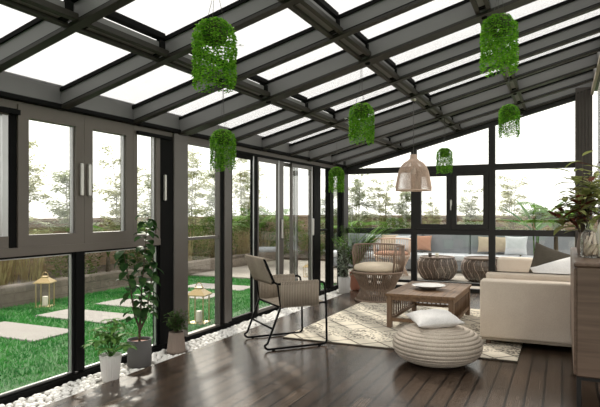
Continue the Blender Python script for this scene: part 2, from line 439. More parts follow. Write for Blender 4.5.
# ---- left wall (plane x = -3.5)
wl = struct('wall_left')
def lbox(mb, y0, y1, z0, z1, t=.035, c=XL, b=0): return mb.box(c - t, y0, z0, c + t, y1, z1, b)
def frame_l(mb, y0, y1, z0, z1, w, t=.03, c=XL):
    lbox(mb, y0, y0 + w, z0, z1, t, c); lbox(mb, y1 - w, y1, z0, z1, t, c)
    lbox(mb, y0 + w, y1 - w, z0, z0 + w, t, c); lbox(mb, y0 + w, y1 - w, z1 - w, z1, t, c)
def pane_l(parent, y0, y1, z0, z1, c=XL):
    return MB().box(c - .004, y0, z0, c + .004, y1, z1).build('glass_pane', M['glass'], parent)
b = MB(); lbox(b, YF, YB, 2.03, 2.088, .036); b.build('header_rail', M['beige'], wl)
b = MB(); lbox(b, YF, YB, -.14, .010, .045); b.build('bottom_rail', M['black'], wl)
# posts
b = MB(); lbox(b, 4.56, 4.79, .03, 2.085, .06, b=.008); b.build('post', M['post'], wl)
b = MB(); lbox(b, 4.36, 4.56, .03, 2.03, .045); b.build('post_track', M['black'], wl)
b = MB(); lbox(b, 5.50, 5.65, .03, 2.03, .05, b=.006); b.build('post', M['post'], wl)
b = MB(); lbox(b, 5.435, 5.50, .03, 2.03, .035); b.build('post_track', M['black'], wl)
b = MB(); lbox(b, 8.06, 8.32, .03, 2.03, .05); b.build('post', M['black'], wl)
b = MB(); lbox(b, 8.74, 8.90, .03, 2.03, .045); b.build('post', M['black'], wl)
b = MB(); b.box(XL - .06, 9.33, .0, XL + .07, 9.56, 2.2, .006); b.build('corner_post', M['backfr'], wl)
b = MB(); lbox(b, .95, 1.18, .03, 2.03, .06); b.build('post', M['post'], wl)
# upper windows beside the planters
def casement(n, y0, y1, z0=1.045, z1=2.066, fw=.088, hy=None, m='beige', c=XL + .01):
    w = struct('window_%d' % n)
    b = MB(); frame_l(b, y0, y1, z0, z1, fw, .035, c); b.build('frame', M[m], w)
    b = MB()
    for yy in (y1 - fw - .014,): lbox(b, yy, yy + .014, z0 + fw, z1 - fw, .012, c)
    b.build('bead', M['strip'], w)
    pane_l(w, y0 + fw, y1 - fw - .014, z0 + fw, z1 - fw, c)
    if hy:
        hb = MB(); hb.box(c + .035, hy - .014, 1.43, c + .062, hy + .014, 1.69, .006)
        hb.box(c + .03, hy - .008, 1.47, c + .05, hy + .008, 1.50); hb.box(c + .03, hy - .008, 1.62, c + .05, hy + .008, 1.65)
        hb.build('handle', M['steel'], w)
    return w
b = MB(); lbox(b, YF, 4.36, .985, 1.046, .05); b.build('sill_rail', M['beige'], wl)
w = struct('window_1'); b = MB(); lbox(b, 2.0, 2.09, 1.045, 2.02, .03); lbox(b, 2.09, 2.735, 1.045, 1.13, .03); lbox(b, 2.09, 2.735, 1.975, 2.02, .03)
b.build('frame', M['beige'], w); b = MB(); lbox(b, 2.69, 2.735, 1.13, 1.975, .025); b.build('edge_strip', M['strip'], w); pane_l(w, 2.09, 2.69, 1.13, 1.975)

b = MB(); lbox(b, 2.742, 2.80, 1.03, 2.03, .03); b.build('sash_track', M['black'], wl)
b = MB(); b.box(XL + .045, 2.0, 1.985, XL + .07, 2.80, 2.02); b.build('sash_track', M['black'], wl)
casement(2, 2.80, 3.412, hy=3.372)
casement(3, 3.414, 3.985, hy=3.452)
casement(4, 3.987, 4.36, fw=.052, hy=None)
MB().box(XL + .05, 4.40, 1.41, XL + .075, 4.425, 1.66, .005).build('pull_handle', M['steel'], wl)
b = MB(); b.box(XL + .05, 4.02, 2.005, XL + .075, 4.52, 2.035); b.build('sash_track', M['black'], wl)
casement(5, 1.19, 1.995)
# lower fixed panes
def fixed(n, y0, y1, z0, z1):
    w = struct('window_%d' % n)
    b = MB(); frame_l(b, y0, y1, z0, z1, .015, .03); b.build('frame', M['black'], w)
    b = MB(); frame_l(b, y0 + .015, y1 - .015, z0 + .015, z1 - .015, .009, .012); b.build('bead', M['strip'], w)
    pane_l(w, y0 + .024, y1 - .024, z0 + .024, z1 - .024); return w
b = MB(); lbox(b, 3.33, 3.415, .035, .985, .045); b.build('mullion', M['black'], wl)
b = MB(); lbox(b, 1.9, 1.98, .035, .985, .045); b.build('mullion', M['black'], wl)
fixed(6, 1.98, 3.33, .010, .985); fixed(7, 3.415, 4.36, .010, .985); fixed(8, 1.18, 1.9, .010, .985)
# tall fixed window beside the main post
w = struct('window_9'); b = MB(); frame_l(b, 4.79, 5.435, .010, 2.03, .022, .03); b.box(XL - .02, 4.812, 1.005, XL + .02, 5.413, 1.035)
b.build('frame', M['post'], w); pane_l(w, 4.812, 5.413, .032, 1.005); pane_l(w, 4.812, 5.413, 1.035, 2.008)
w = struct('window_10'); b = MB(); frame_l(b, 8.32, 8.74, .010, 2.03, .02, .03); b.box(XL - .02, 8.34, .995, XL + .02, 8.72, 1.02)
b.build('frame', M['black'], w); pane_l(w, 8.34, 8.72, .03, .995); pane_l(w, 8.34, 8.72, 1.02, 2.01)
w = struct('window_11'); b = MB(); frame_l(b, 8.90, 9.33, .010, 2.03, .03, .03)
b.build('frame', M['black'], w); pane_l(w, 8.93, 9.30, .04, 2.0)
# sliding doors
def slider(n, y0, y1, wl_, wr, c, m, handle=None, bead=True):
    d = struct('door_%d' % n); z0, z1 = .012, 2.0
    b = MB(); lbox(b, y0, y0 + wl_, z0, z1, .02, c); lbox(b, y1 - wr, y1, z0, z1, .02, c)
    lbox(b, y0 + wl_, y1 - wr, z0, z0 + .04, .02, c); lbox(b, y0 + wl_, y1 - wr, z1 - .05, z1, .02, c)
    b.build('frame', M[m], d)
    MB().box(c - .004, y0 + wl_, z0 + .04, c + .004, y1 - wr, z1 - .05).build('glass_pane', M['glass'], d)
    if bead: MB().box(c + .02, y1 - wr, z0, c + .026, y1 - wr + .02, z1).build('edge_strip', M['strip'], d)
    if handle:
        MB().box(c + .022, handle - .016, .94, c + .05, handle + .016, 1.20, .006).build('pull_handle', M['steel'], d)
    return d
slider(1, 5.655, 6.29, .03, .12, XL + .015, 'black')
slider(2, 6.295, 7.03, .03, .16, XL + .015, 'post', 6.95)
slider(3, 7.035, 7.60, .03, .09, XL - .03, 'post')
slider(4, 7.30, 8.055, .03, .06, XL + .015, 'post', 8.02)
b = MB(); b.box(XL + .0, 5.655, 2.002, XL + .06, 8.06, 2.03); b.build('door_track', M['black'], wl)

# ---- back wall (plane y = 9.5)
wb = struct('wall_back')
def bbox(mb, x0, x1, z0, z1, t=.04, c=YB): return mb.box(x0, c - t, z0, x1, c + t, z1)
def frame_b(mb, x0, x1, z0, z1, w, t=.03, c=YB):
    bbox(mb, x0, x0 + w, z0, z1, t, c); bbox(mb, x1 - w, x1, z0, z1, t, c)
    bbox(mb, x0 + w, x1 - w, z0, z0 + w, t, c); bbox(mb, x0 + w, x1 - w, z1 - w, z1, t, c)
b = MB()
def slope_b(mb, x0, x1, d0, d1, t=.045):
    vs = [(x, YB + s * t, zr(x) + d) for x in (x0, x1) for s in (-1, 1) for d in (d0, d1)]
    mb.add(vs, [(0, 1, 3, 2), (4, 6, 7, 5), (0, 4, 5, 1), (2, 3, 7, 6), (0, 2, 6, 4), (1, 5, 7, 3)])
slope_b(b, XL + .05, XR - .01, -.07, .16); b.build('gable_rafter', M['backfr'], wb)
b = MB(); bbox(b, XL + .07, .18, 1.97, 2.065); b.build('transom', M['backfr'], wb)
b = MB(); bbox(b, XL + .07, .18, .925, 1.02); b.build('transom', M['backfr'], wb)
b = MB(); bbox(b, XL + .07, .18, -.02, .055); bbox(b, XL + .07, .18, .105, .15); b.build('bottom_rail', M['backfr'], wb)
for x0, x1 in ((-2.315, -2.225), (-1.065, -.965)):
    for z0, z1 in ((.15, .925), (1.02, 1.97), (2.065, zr(x0) - .05)):
        b = MB(); bbox(b, x0, x1, z0, z1); b.build('post', M['backfr'], wb)
b = MB(); b.box(.18, YB - .09, -.02, XR - .01, YB + .06, zr(.18) + .1)
for i in range(5): b.box(.185 + i * .045, YB - .105, -.0, .205 + i * .045, YB - .09, zr(.18) + .05)
b.build('corner_post', M['brown_post'], wb)
xs = (-3.43, -2.315, -2.225, -1.065, -.965, .18)
n = 12
for x0, x1, mid in ((-3.43, -2.315, 0), (-2.225, -1.065, 1), (-.965, .18, 0)):
    w = struct('window_%d' % n); n += 1
    if mid:
        xm = (x0 + x1) / 2
        for a, c2 in ((x0, xm - .0), (xm, x1)):
            b = MB(); frame_b(b, a + .002, c2 - .002, 1.022, 1.968, .078, .035, YB - .02); b.build('sash', M['backfr'], w)
            MB().box(a + .08, YB - .024, 1.10, c2 - .08, YB - .016, 1.89).build('glass_pane', M['glass'], w)
        hb = MB(); hb.box(xm - .018, YB - .075, 1.40, xm + .012, YB - .055, 1.50, .004); hb.box(xm - .012, YB - .10, 1.33, xm + .006, YB - .072, 1.47, .004)
        hb.build('handle', M['steel'], w)
    else: MB().box(x0, YB - .004, 1.02, x1, YB + .004, 1.97).build('glass_pane', M['glass'], w)
    MB().box(x0, YB - .004, .15, x1, YB + .004, .925).build('glass_pane', M['glass'], w)
    vs = [(x, YB + s * .004, z) for x in (x0, x1) for s in (-1, 1) for z in (2.065, zr(x) - .07)]
    MB().add(vs, [(0, 1, 3, 2), (4, 6, 7, 5), (0, 4, 5, 1), (2, 3, 7, 6), (0, 2, 6, 4), (1, 5, 7, 3)]).build('glass_pane', M['glass'], w)

# ---- right wall (plane x = .42) and the end behind the camera
wr = struct('wall_right')
b = MB(); b.box(XR - .03, YF, zr(XR) - .04, XR + .05, YB - .1, zr(XR) + .16); b.build('top_rail', M['flange'], wr)
b = MB(); b.box(XR - .035, YF, zr(XR) - .09, XR - .0, YB - .1, zr(XR) - .04); b.build('top_rail_trim', M['tan'], wr)
b = MB(); b.box(XR, YF, -.02, XR + .06, YB - .1, .12); b.build('bottom_rail', M['backfr'], wr)
b = MB(); b.box(XR + .005, YF, .93, XR + .05, YB - .1, .99); b.build('transom', M['backfr'], wr)
for y in (-1.5, 1.6, 4.75, 7.3): MB().box(XR, y, .1, XR + .06, y + .09, zr(XR) - .05).build('post', M['brown_post'], wr)
n = 15
for y0, y1 in ((-1.41, 1.6), (1.69, 4.75), (4.84, 7.3), (7.39, 9.4)):
    w = struct('window_%d' % n); n += 1
    MB().box(XR + .025, y0, .12, XR + .033, y1, .93).build('glass_pane', M['glass'], w)
    MB().box(XR + .025, y0, .99, XR + .033, y1, zr(XR) - .05).build('glass_pane', M['glass'], w)
wf = struct('wall_front')
b = MB()
for x in (-3.45, -2.2, -.9, .3): b.box(x, YF - .04, 0, x + .09, YF + .04, zr(x))
for z in (.0, .95, 1.98): b.box(XL, YF - .035, z, XR, YF + .035, z + .08)
b.build('frame', M['backfr'], wf)

# ------------------------------------------------------------------ outside ground
smesh('lawn', MB().box(-7.2, -4, -.2, -3.56, 9.95, -.06), M['turf'])
smesh('planting_bed', MB().box(-10.1, -4, -.2, -7.2, 17.1, .02), M['soil'])
smesh('patio', MB().box(-7.2, 9.95, -.2, 4, 14.2, -.03).box(-3.5, 9.56, -.2, 4, 9.95, -.03), M['patio'])
smesh('back_bed', MB().box(-7.2, 14.2, -.2, 5, 17.1, .03), M['soil'])
smesh('ground', MB().box(-40, -30, -.5, 40, 60, -.22), M['turf'])
smesh('side_ground', MB().box(XR + .06, -4, -.2, 6, 9.5, -.05), M['patio'])
smesh('garden_kerb', MB().box(-7.34, -4, -.1, -7.16, 14.2, .24, .02), M['kerb'])
smesh('boundary_wall_left', MB().box(-10.3, -4, -.2, -10.1, 17.3, 1.10), M['bwall'])
smesh('boundary_wall_back', MB().box(-10.1, 17.1, -.2, 6, 17.3, 1.14), M['bwallx'])
smesh('wall_coping', MB().box(-10.34, -4, 1.10, -10.06, 17.34, 1.16).box(-10.06, 17.06, 1.14, 6, 17.34, 1.20), M['cope'])
# lawn blades
b = MB(); rg = random.Random(3)
slabs = []
for k in range(-3, 6):
    y0 = 3.15 + 1.04 * k
    slabs.append((-6.22, y0, -5.0, y0 + .6))
for i in range(42000):
    x = rg.uniform(-7.15, -3.6); y = 1.0 + 8.9 * rg.random() ** .9
    if any(s[0] - .0 < x < s[2] + .0 and s[1] < y < s[3] for s in slabs): continue
    a = rg.uniform(0, 6.28); h = rg.uniform(.018, .045); w = .008
    cx, sx = math.cos(a) * w, math.sin(a) * w; lx, ly = rg.uniform(-.02, .02), rg.uniform(-.02, .02)
    b.add([(x - cx, y - sx, -.062), (x + cx, y + sx, -.062), (x + lx, y + ly, -.06 + h)], [(0, 1, 2)])
o = b.build('grass', M['grass']); o['kind'] = 'stuff'; tag(o, 'short bright green lawn grass outside the left windows', 'grass')
ords = ['nearest', 'second', 'third', 'fourth', 'fifth', 'sixth', 'seventh', 'eighth', 'ninth']
for i, s in enumerate(slabs):
    c = ((s[0] + s[2]) / 2, (s[1] + s[3]) / 2)
    if s[1] < 1.9: continue
    o = MB().box(s[0] - c[0], s[1] - c[1], 0, s[2] - c[0], s[3] - c[1], .022, .005).build('stepping_stone', M['slab'])
    o.location = (c[0], c[1], -.065)
    tag(o, 'pale stone stepping slab set in the lawn, %s along the path from the camera' % ords[len([q for q in slabs[:i] if q[1] >= 1.9])], 'paving slab', 'stepping slabs across the lawn')

# ------------------------------------------------------------------ white pebbles
def pebble_mb(seed):
    rg = random.Random(seed); b = MB(); n, m = 9, 6
    ax = (rg.uniform(.85, 1.25), rg.uniform(.75, 1.0), rg.uniform(.55, .75)); ph = rg.uniform(0, 6)
    rs = []
    for i in range(m + 1):
        t = PI * i / m; r = max(.02, math.sin(t)); rs.append([(ax[0] * r * math.cos(2 * PI * j / n + ph) * (1 + .12 * math.sin(2 * j + ph)), ax[1] * r * math.sin(2 * PI * j / n + ph), -ax[2] * math.cos(t)) for j in range(n)])
    b.loft(rs, True, True, True); return b
pm = [pebble_mb(i) for i in range(6)]
rg = random.Random(11); spots = []
y = 2.3
cells = {}
def try_spot(x, y, r):
    key = (int(x / .06), int(y / .06))
    for a in (-1, 0, 1):
        for c in (-1, 0, 1):
            for q in cells.get((key[0] + a, key[1] + c), ()):
                if (q[0] - x) ** 2 + (q[1] - y) ** 2 < (.86 * (q[2] + r)) ** 2: return False
    cells.setdefault(key, []).append((x, y, r)); return True
pots = [(-3.20, 3.39, .10), (-3.30, 3.84, .135), (-3.29, 4.34, .11), (-3.2, 8.62, .14), (-3.17, 8.98, .11)]
for i in range(30000):
    x = rg.uniform(-3.435, -3.165); yy = rg.uniform(2.3, 9.35); r = rg.uniform(.019, .029)
    if any((x - p[0]) ** 2 + (yy - p[1]) ** 2 < (p[2] + r * .6) ** 2 for p in pots): continue
    if try_spot(x, yy, r): spots.append((x, yy, r))
spots.sort(key=lambda s: s[1])
vis = spots[:]
near, far = vis[:300], vis[300:]
protos = []
for i, (x, yy, r) in enumerate(near):
    if i < 6:
        o = pm[i].build('pebble', M['pebble']); protos.append(o)
        tag(o, 'smooth white pebble in the strip along the left windows', 'pebble', 'white pebbles along the left windows')
    else: o = protos[i % 6].copy(); C.objects.link(o)
    s = r * 1.05; o.scale = (s, s, s); o.location = (x, yy, -.035 + s * .62); o.rotation_euler = (0, 0, rg.uniform(0, 6.28))
b = MB()
for i, (x, yy, r) in enumerate(far):
    q = pm[i % 6]; a = rg.uniform(0, 6.28); ca, sa = math.cos(a), math.sin(a); s = r * 1.05; z = -.035 + s * .62
    b.add([(x + s * (p[0] * ca - p[1] * sa), yy + s * (p[0] * sa + p[1] * ca), z + s * p[2]) for p in q.v], q.f, True)
o = b.build('pebble_bed', M['pebble']); o['kind'] = 'stuff'; tag(o, 'remaining white pebbles filling the strip farther back by the glass', 'pebbles')

# ------------------------------------------------------------------ rug
t = thing('area_rug', 'cream woven rug with diamond lattice and speckled bands under the coffee table', 'rug', (-1.48, 6.5, 0))
MB().box(-1.13, -1.27, .001, 1.13, 1.3, .012, .003).build('rug_field', M['rug'], t)
b = MB(); b.box(-1.13, -1.285, .001, 1.13, -1.27, .011); b.build('rug_edge', M['brown'], t, label='dark bound edge')

# ------------------------------------------------------------------ pillows
def pillow(name, label, m, w, d, th, loc, rot, group=None, cat='cushion'):
    b = MB(); n = 16; top = []; bot = []
    def pos(u, v, sgn):
        px = u * w / 2 * (1 - .09 * (1 - v * v) * (0 if abs(u) < .01 else 1) * abs(u) ** 3)
        py = v * d / 2 * (1 - .09 * (1 - u * u) * abs(v) ** 3)
        hgt = ((1 - abs(u) ** 2.6) * (1 - abs(v) ** 2.6)) ** .55 * th / 2
        hgt += .006 * math.sin(9 * u + 4 * v) * math.sin(7 * v - u) * (1 - u * u) * (1 - v * v)
        return (px, py, sgn * max(.004, hgt))
    for sgn in (1, -1):
        vs = [pos(-1 + 2 * i / n, -1 + 2 * j / n, sgn) for j in range(n + 1) for i in range(n + 1)]
        fs = []
        for j in range(n):
            for i in range(n):
                a = j * (n + 1) + i; q = (a, a + 1, a + n + 2, a + n + 1); fs.append(q if sgn > 0 else q[::-1])
        b.add(vs, fs, True)
    ring = [(i, 0) for i in range(n)] + [(n, j) for j in range(n)] + [(n - i, n) for i in range(n)] + [(0, n - j) for j in range(n)]
    K = (n + 1) ** 2; fs = []
    for q in range(len(ring)):
        a = ring[q]; c = ring[(q + 1) % len(ring)]
        ia, ic = a[1] * (n + 1) + a[0], c[1] * (n + 1) + c[0]
        b.f.append((ia, ia + K, ic + K, ic)); b.sm.append(True)
    o = b.build(name, m); o.location = loc; o.rotation_euler = rot
    return tag(o, label, cat, group)

# ------------------------------------------------------------------ pouf
t = thing('pouf', 'round beige ribbed knit floor pouf with a white cushion on top', 'pouf', (-.975, 4.91, 0))
b = MB(); prof = []
Rr, Hh, NR = .375, .325, 17
for i in range(NR * 8 + 1):
    a = -PI / 2 + PI * i / (NR * 8)
    ce = math.copysign(abs(math.cos(a)) ** .78, math.cos(a)); se = math.copysign(abs(math.sin(a)) ** .9, math.sin(a))
    bump = .0105 * abs(math.sin(PI * i / 8)) ** .6
    prof.append((max(.002, Rr * ce - .006 + bump), .005 + Hh / 2 * (1 + se) + bump * se * .6))
b.lathe(prof, 56); b.build('pouf_cover', M['pouf'], t)
MB().lathe([(.001, .337), (.03, .338), (.035, .331), (.036, .323)], 20).build('top_button', M['pouf'], t)
pillow('cushion', 'white square cushion lying on the ribbed pouf', M['white'], .40, .38, .12, (-1.0, 4.90, .385), (.09, -.05, .55))

# ------------------------------------------------------------------ coffee table
t = thing('coffee_table', 'brown slatted wooden coffee table on the rug', 'table', (-1.41, 6.74, 0))
TX, TY, TZ = .38, .62, .395
b = MB()
for i in range(6):
    x0 = -TX + i * (2 * TX / 6); b.box(x0 + .001, -TY, TZ - .03, x0 + 2 * TX / 6 - .001, TY, TZ, .003)
b.build('tabletop', M['table'], t)
for sx in (-1, 1):
    for sy in (-1, 1):
        MB().box(sx * (TX - .015), sy * (TY - .015), .012, sx * (TX - .07), sy * (TY - .07), TZ - .03, .004).build('leg', M['table_leg'], t)
for sx in (-1, 1):
    MB().box(sx * (TX - .025), -TY + .07, TZ - .09, sx * (TX - .05), TY - .07, TZ - .03).build('apron', M['table'], t)
    MB().box(sx * (TX - .025), -TY + .07, .085, sx * (TX - .06), TY - .07, .12).build('stretcher', M['table'], t)
for sy in (-1, 1):
    MB().box(-TX + .07, sy * (TY - .025), TZ - .075, TX - .07, sy * (TY - .05), TZ - .03).build('apron', M['table'], t)
    MB().box(-TX + .07, sy * (TY - .025), .085, TX - .07, sy * (TY - .06), .12).build('stretcher', M['table'], t)
for sx in (-1, 1):
    for i in range(11):
        y = -TY + .12 + i * (2 * TY - .24) / 10
        MB().tube([(sx * (TX - .04), y, .12), (sx * (TX - .04), y, TZ - .09)], .009, 8).build('spindle', M['table_leg'], t)
for i in range(11):
    x = -TX + .10 + i * (2 * TX - .20) / 10
    MB().tube([(x, TY - .04, .12), (x, TY - .04, TZ - .07)], .009, 8).build('spindle', M['table_leg'], t)
t = thing('plate', 'shallow white serving bowl on the coffee table', 'bowl', (-1.42, 6.66, TZ))
MB().lathe([(.001, .024), (.08, .026), (.15, .045), (.192, .052), (.194, .048), (.155, .034)], 40).build('bowl_inside', M['porcelain'], t)
MB().lathe([(.193, .0485), (.15, .028), (.09, .012), (.085, 0), (.001, .0)], 40).build('bowl_underside', M['plateunder'], t, label='dark grey glazed underside')

# ------------------------------------------------------------------ rope armchair
f_ = V((.65, .76, 0)).normalized(); s_ = V((-.76, .65, 0)).normalized()
ang = math.atan2(f_.y, f_.x)
t = thing('armchair', 'black metal sled armchair with beige rope back and arms facing the rug', 'armchair', (-2.515, 5.08, 0), ang)
# local: +x forward, +y to the far side; back feet x=-.32, front feet x=.32, half width .28
HW = .285
def arc(c, r, a0, a1, plane_y, n=6): return [(c[0] + r * math.cos(a0 + (a1 - a0) * i / n), plane_y, c[1] + r * math.sin(a0 + (a1 - a0) * i / n)) for i in range(n + 1)]
for sg in (-1, 1):
    y = sg * HW
    pts = [(-.17, y, .40), (-.30, y, .07)] + arc((-.285, .06), .045, PI * .95, PI * 1.5, y)[1:] + [(.28, y, .015)]
    pts += arc((.28, .055), .04, -PI / 2, 0, y) + [(.315, y, .35)] + [(.30, y, .58)] + arc((.26, .58), .04, 0, PI / 2, y) + [(-.20, y, .62)]
    b = MB().tube(pts, .0105, 10); b.build('side_frame', M['black'], t)
    b = MB().tube([(-.20, y, .62), (-.235, y, .64), (-.26, y * .98, .70), (-.325, y * .95, .85)], .0105, 10)
    b.tube([(-.20, y, .62), (-.17, y, .40), (.31, y, .42)], .0095, 8)
    b.build('back_upright', M['black'], t)
    # rope arm panel : cords wrapped around arm rail and seat rail
    b = MB(); nR = 24
    for i in range(nR):
        x = -.165 + .385 * i / (nR - 1)
        for dy in (-.014, .014):
            b.tube([(x, y + dy, .405), (x, y + dy, .632)], .0066, 6)
        b.tube([(x, y - .014, .632), (x, y, .640), (x, y + .014, .632)], .0066, 5)
        b.tube([(x, y - .014, .405), (x, y, .397), (x, y + .014, .405)], .0066, 5)
    b.build('arm_rope_panel', M['rope'], t)
    for xx in (-.24, .24): MB().lathe([(.016, 0), (.016, .008), (.012, .012)], 14, (xx, y, 0), True, True).build('foot_glide', M['black'], t)
for (x, z) in ((-.325, .85), (-.242, .632), (.30, .415), (-.17, .40), (-.245, .20)):
    w_ = HW * (.95 if z > .8 else 1)
    MB().tube([(x, -w_, z), (x, w_, z)], .0095, 8).build('cross_bar', M['black'], t)
b = MB(); nR = 27
for i in range(nR):
    y = -HW + .03 + (2 * HW - .06) * i / (nR - 1)
    b.tube([(-.17, y, .408), (-.10, y, .395), (.29, y, .425), (.308, y, .415)], .0076, 6)
b.build('rope_seat', M['rope'], t)
b = MB()
for i in range(25):
    y = -HW + .035 + (2 * HW - .07) * i / 24
    b.tube([(-.338, y, .85), (-.325, y, .864), (-.312, y, .85), (-.232, y, .645), (-.24, y, .615), (-.256, y, .645), (-.338, y, .85)], .0078, 6)
b.build('rope_backrest', M['rope'], t)

# ------------------------------------------------------------------ round rattan chair
def ring_pts(r, z, a0=0, a1=2 * PI, n=48): return [(r * math.cos(a0 + (a1 - a0) * i / n), r * math.sin(a0 + (a1 - a0) * i / n), z) for i in range(n + (0 if abs(a1 - a0 - 2 * PI) < 1e-6 else 1))]
t = thing('rattan_chair', 'round brown rattan tub chair with cream seat cushion beside the potted palm', 'armchair', (-2.47, 8.05, 0), -.35)
b = MB(); N_ = 64
for i in range(N_):
    a = 2 * PI * i / N_; c, s = math.cos(a), math.sin(a)
    b.tube([(c * r, s * r, z) for r, z in ((.315, .012), (.27, .09), (.238, .17), (.285, .28), (.37, .42))], .0098, 5)
b.build('base_slats', M['rattan'], t)
b = MB(); b.tube(ring_pts(.32, .016), .015, 8, True); b.tube(ring_pts(.236, .17), .010, 8, True); b.build('base_ring', M['rattan'], t)
MB().tube(ring_pts(.37, .425), .017, 8, True).build('seat_ring', M['rattan'], t)
a0, a1 = -.25, PI + .25
b = MB()
for i in range(41):
    a = a0 + (a1 - a0) * i / 40; c, s = math.cos(a), math.sin(a)
    b.tube([(c * .37, s * .37, .43), (c * .40, s * .40, .6), (c * .385, s * .385, .80)], .0075, 5)
b.build('back_slats', M['rattan'], t)
pts = [(.37 * math.cos(a0 - .03), .37 * math.sin(a0 - .03), .43), (.40 * math.cos(a0 - .02), .40 * math.sin(a0 - .02), .70), (.392 * math.cos(a0 + .03), .392 * math.sin(a0 + .03), .78)] + ring_pts(.385, .81, a0 + .12, a1 - .12, 30) + \
      [(.392 * math.cos(a1 - .03), .392 * math.sin(a1 - .03), .78), (.40 * math.cos(a1 + .02), .40 * math.sin(a1 + .02), .70), (.37 * math.cos(a1 + .03), .37 * math.sin(a1 + .03), .43)]
MB().tube(pts, .012, 8).build('back_rail', M['rattan'], t)
MB().lathe([(.001, .43), (.30, .432), (.338, .45), (.348, .48), (.33, .52), (.22, .55), (.001, .56)], 40).build('seat_cushion', M['cushion'], t)

# ------------------------------------------------------------------ sofa
t = thing('sofa', 'long cream linen sofa along the right wall with its arm toward the camera', 'sofa', (-.21, 7.2, 0))
SX0, SX1, SY0, SY1 = -.52, .56, -1.44, 1.42
def soft_box(mb, x0, y0, z0, x1, y1, z1, r=.04, n=4):
    rs = []
    def rr(i, z):
        X0, X1, Y0, Y1 = x0 + i, x1 - i, y0 + i, y1 - i; c = max(.001, r); out = []
        for cx, cy, a in ((X1 - c, Y0 + c, -PI / 2), (X1 - c, Y1 - c, 0), (X0 + c, Y1 - c, PI / 2), (X0 + c, Y0 + c, PI)):
            for j in range(n + 1): q = a + PI / 2 * j / n; out.append((cx + c * math.cos(q), cy + c * math.sin(q), z))
        return out
    for j in range(n + 1): q = PI / 2 * j / n; rs.append(rr(r * (1 - math.sin(q)) * .9, z0 + r * (1 - math.cos(q))))
    for j in range(n + 1): q = PI / 2 * j / n; rs.append(rr(r * (1 - math.cos(q)) * .9, z1 - r + r * math.sin(q)))
    return mb.loft(rs, True, True, True)
SX1 = .55
b = MB().box(SX0 + .015, SY0 + .015, .055, SX1, SY1 - .02, .085, .004); b.build('base_frame', M['tan'], t)
soft_box(MB(), SX0, SY0, .08, SX1, SY0 + .22, .635, .022).build('armrest', M['sofa'], t)
soft_box(MB(), SX0 + .03, SY0 + .22, .59, SX1 - .01, SY0 + .30, .70, .035).build('arm_pillow', M['sofa'], t)
soft_box(MB(), SX0 - .10, SY1 - .24, .10, SX1, SY1, .66, .04).build('armrest', M['sofa'], t)
soft_box(MB(), SX0 + .01, SY0 + .22, .10, SX1 - .02, SY1 - .24, .30, .02).build('seat_base', M['sofa'], t)
for i in range(3):
    L_ = (SY1 - SY0 - .46) / 3; y0 = SY0 + .22 + i * L_
    soft_box(MB(), SX0 + .0, y0 + .003, .30, SX1 - .22, y0 + L_ - .003, .45, .04).build('seat_cushion', M['sofa'], t)
soft_box(MB(), SX1 - .22, SY0 + .22, .30, SX1, SY1 - .24, .74, .04).build('backrest', M['sofa'], t)
for x in (SX0 + .05, SX1 - .08):
    for y in (SY0 + .06, SY1 - .10):
        MB().box(x, y, .0, x + .045, y + .045, .057, .004).build('leg', M['table_leg'], t)
t_sofa = t
pillow('cushion', 'dark olive brown cushion leaning on the sofa behind the white one', M['brown'], .54, .52, .16, (-.07, 6.62, .655), (math.radians(72), math.radians(18), math.radians(8)))
pillow('cushion', 'white rumpled cushion on the sofa by the near armrest', M['white'], .46, .46, .16, (-.02, 6.33, .64), (math.radians(40), math.radians(-18), math.radians(10)))

# ------------------------------------------------------------------ console
t = thing('console', 'brown walnut sideboard on black metal legs at the right wall', 'cabinet', (.235, 4.93, 0))
CW, CL, CZ0, CZ1 = .165, .86, .235, .975
MB().box(-CW + .015, -CL, CZ0, CW, CL, CZ1 - .03, .008).build('cabinet_body', M['consolez'], t)
MB().box(-CW, -CL - .006, CZ1 - .03, CW + .004, CL + .006, CZ1, .008).build('cabinet_top', M['console'], t)
for i in range(4):
    y0 = -CL + .01 + i * (2 * CL - .02) / 4; y1 = y0 + (2 * CL - .02) / 4 - .006
    MB().box(-CW, y0, CZ0 + .01, -CW + .016, y1, CZ1 - .04, .003).build('door', M['console'], t)
for x in (-CW + .03, CW - .03):
    for y in (-CL + .05, CL - .05):
        MB().box(x - .014, y - .014, 0, x + .014, y + .014, CZ0, .003).build('leg', M['backfr'], t)
for y in (-CL + .05, CL - .05): MB().box(-CW + .044, y - .012, CZ0 - .03, CW - .044, y + .012, CZ0 - .004).build('leg_brace', M['backfr'], t)
# glass vase with driftwood
VX, VY, VZ = .185, 4.50, .975
t = thing('vase', 'clear glass jar vase holding bleached driftwood on the sideboard', 'vase', (VX, VY, VZ))
MB().lathe([(.001, .004), (.058, .005), (.066, .02), (.066, .13), (.058, .17), (.036, .20), (.036, .235), (.045, .245)], 36).build('glass_body', M['vaseglass'], t)
for i in range(5):
    a = i * 1.3; b = MB()
    r0 = .032
    p = [V((r0 * math.cos(a), r0 * math.sin(a), .02)), V((.03 * math.cos(a + .8), .03 * math.sin(a + .8), .06)), V((.034 * math.cos(a + 1.7), .034 * math.sin(a + 1.7), .10)), V((.02 * math.cos(a + 2.4), .02 * math.sin(a + 2.4), .145 + .01 * i))]
    b.tube(p, [.013, .017, .012, .008], 8)
    b.tube([p[1], p[1] + V((.02, -.01, .035))], [.011, .007], 6)
    tag(b.build('driftwood', M['coral']), 'pale driftwood piece inside the glass vase', 'driftwood', 'driftwood in the glass vase').location = (VX, VY, VZ)
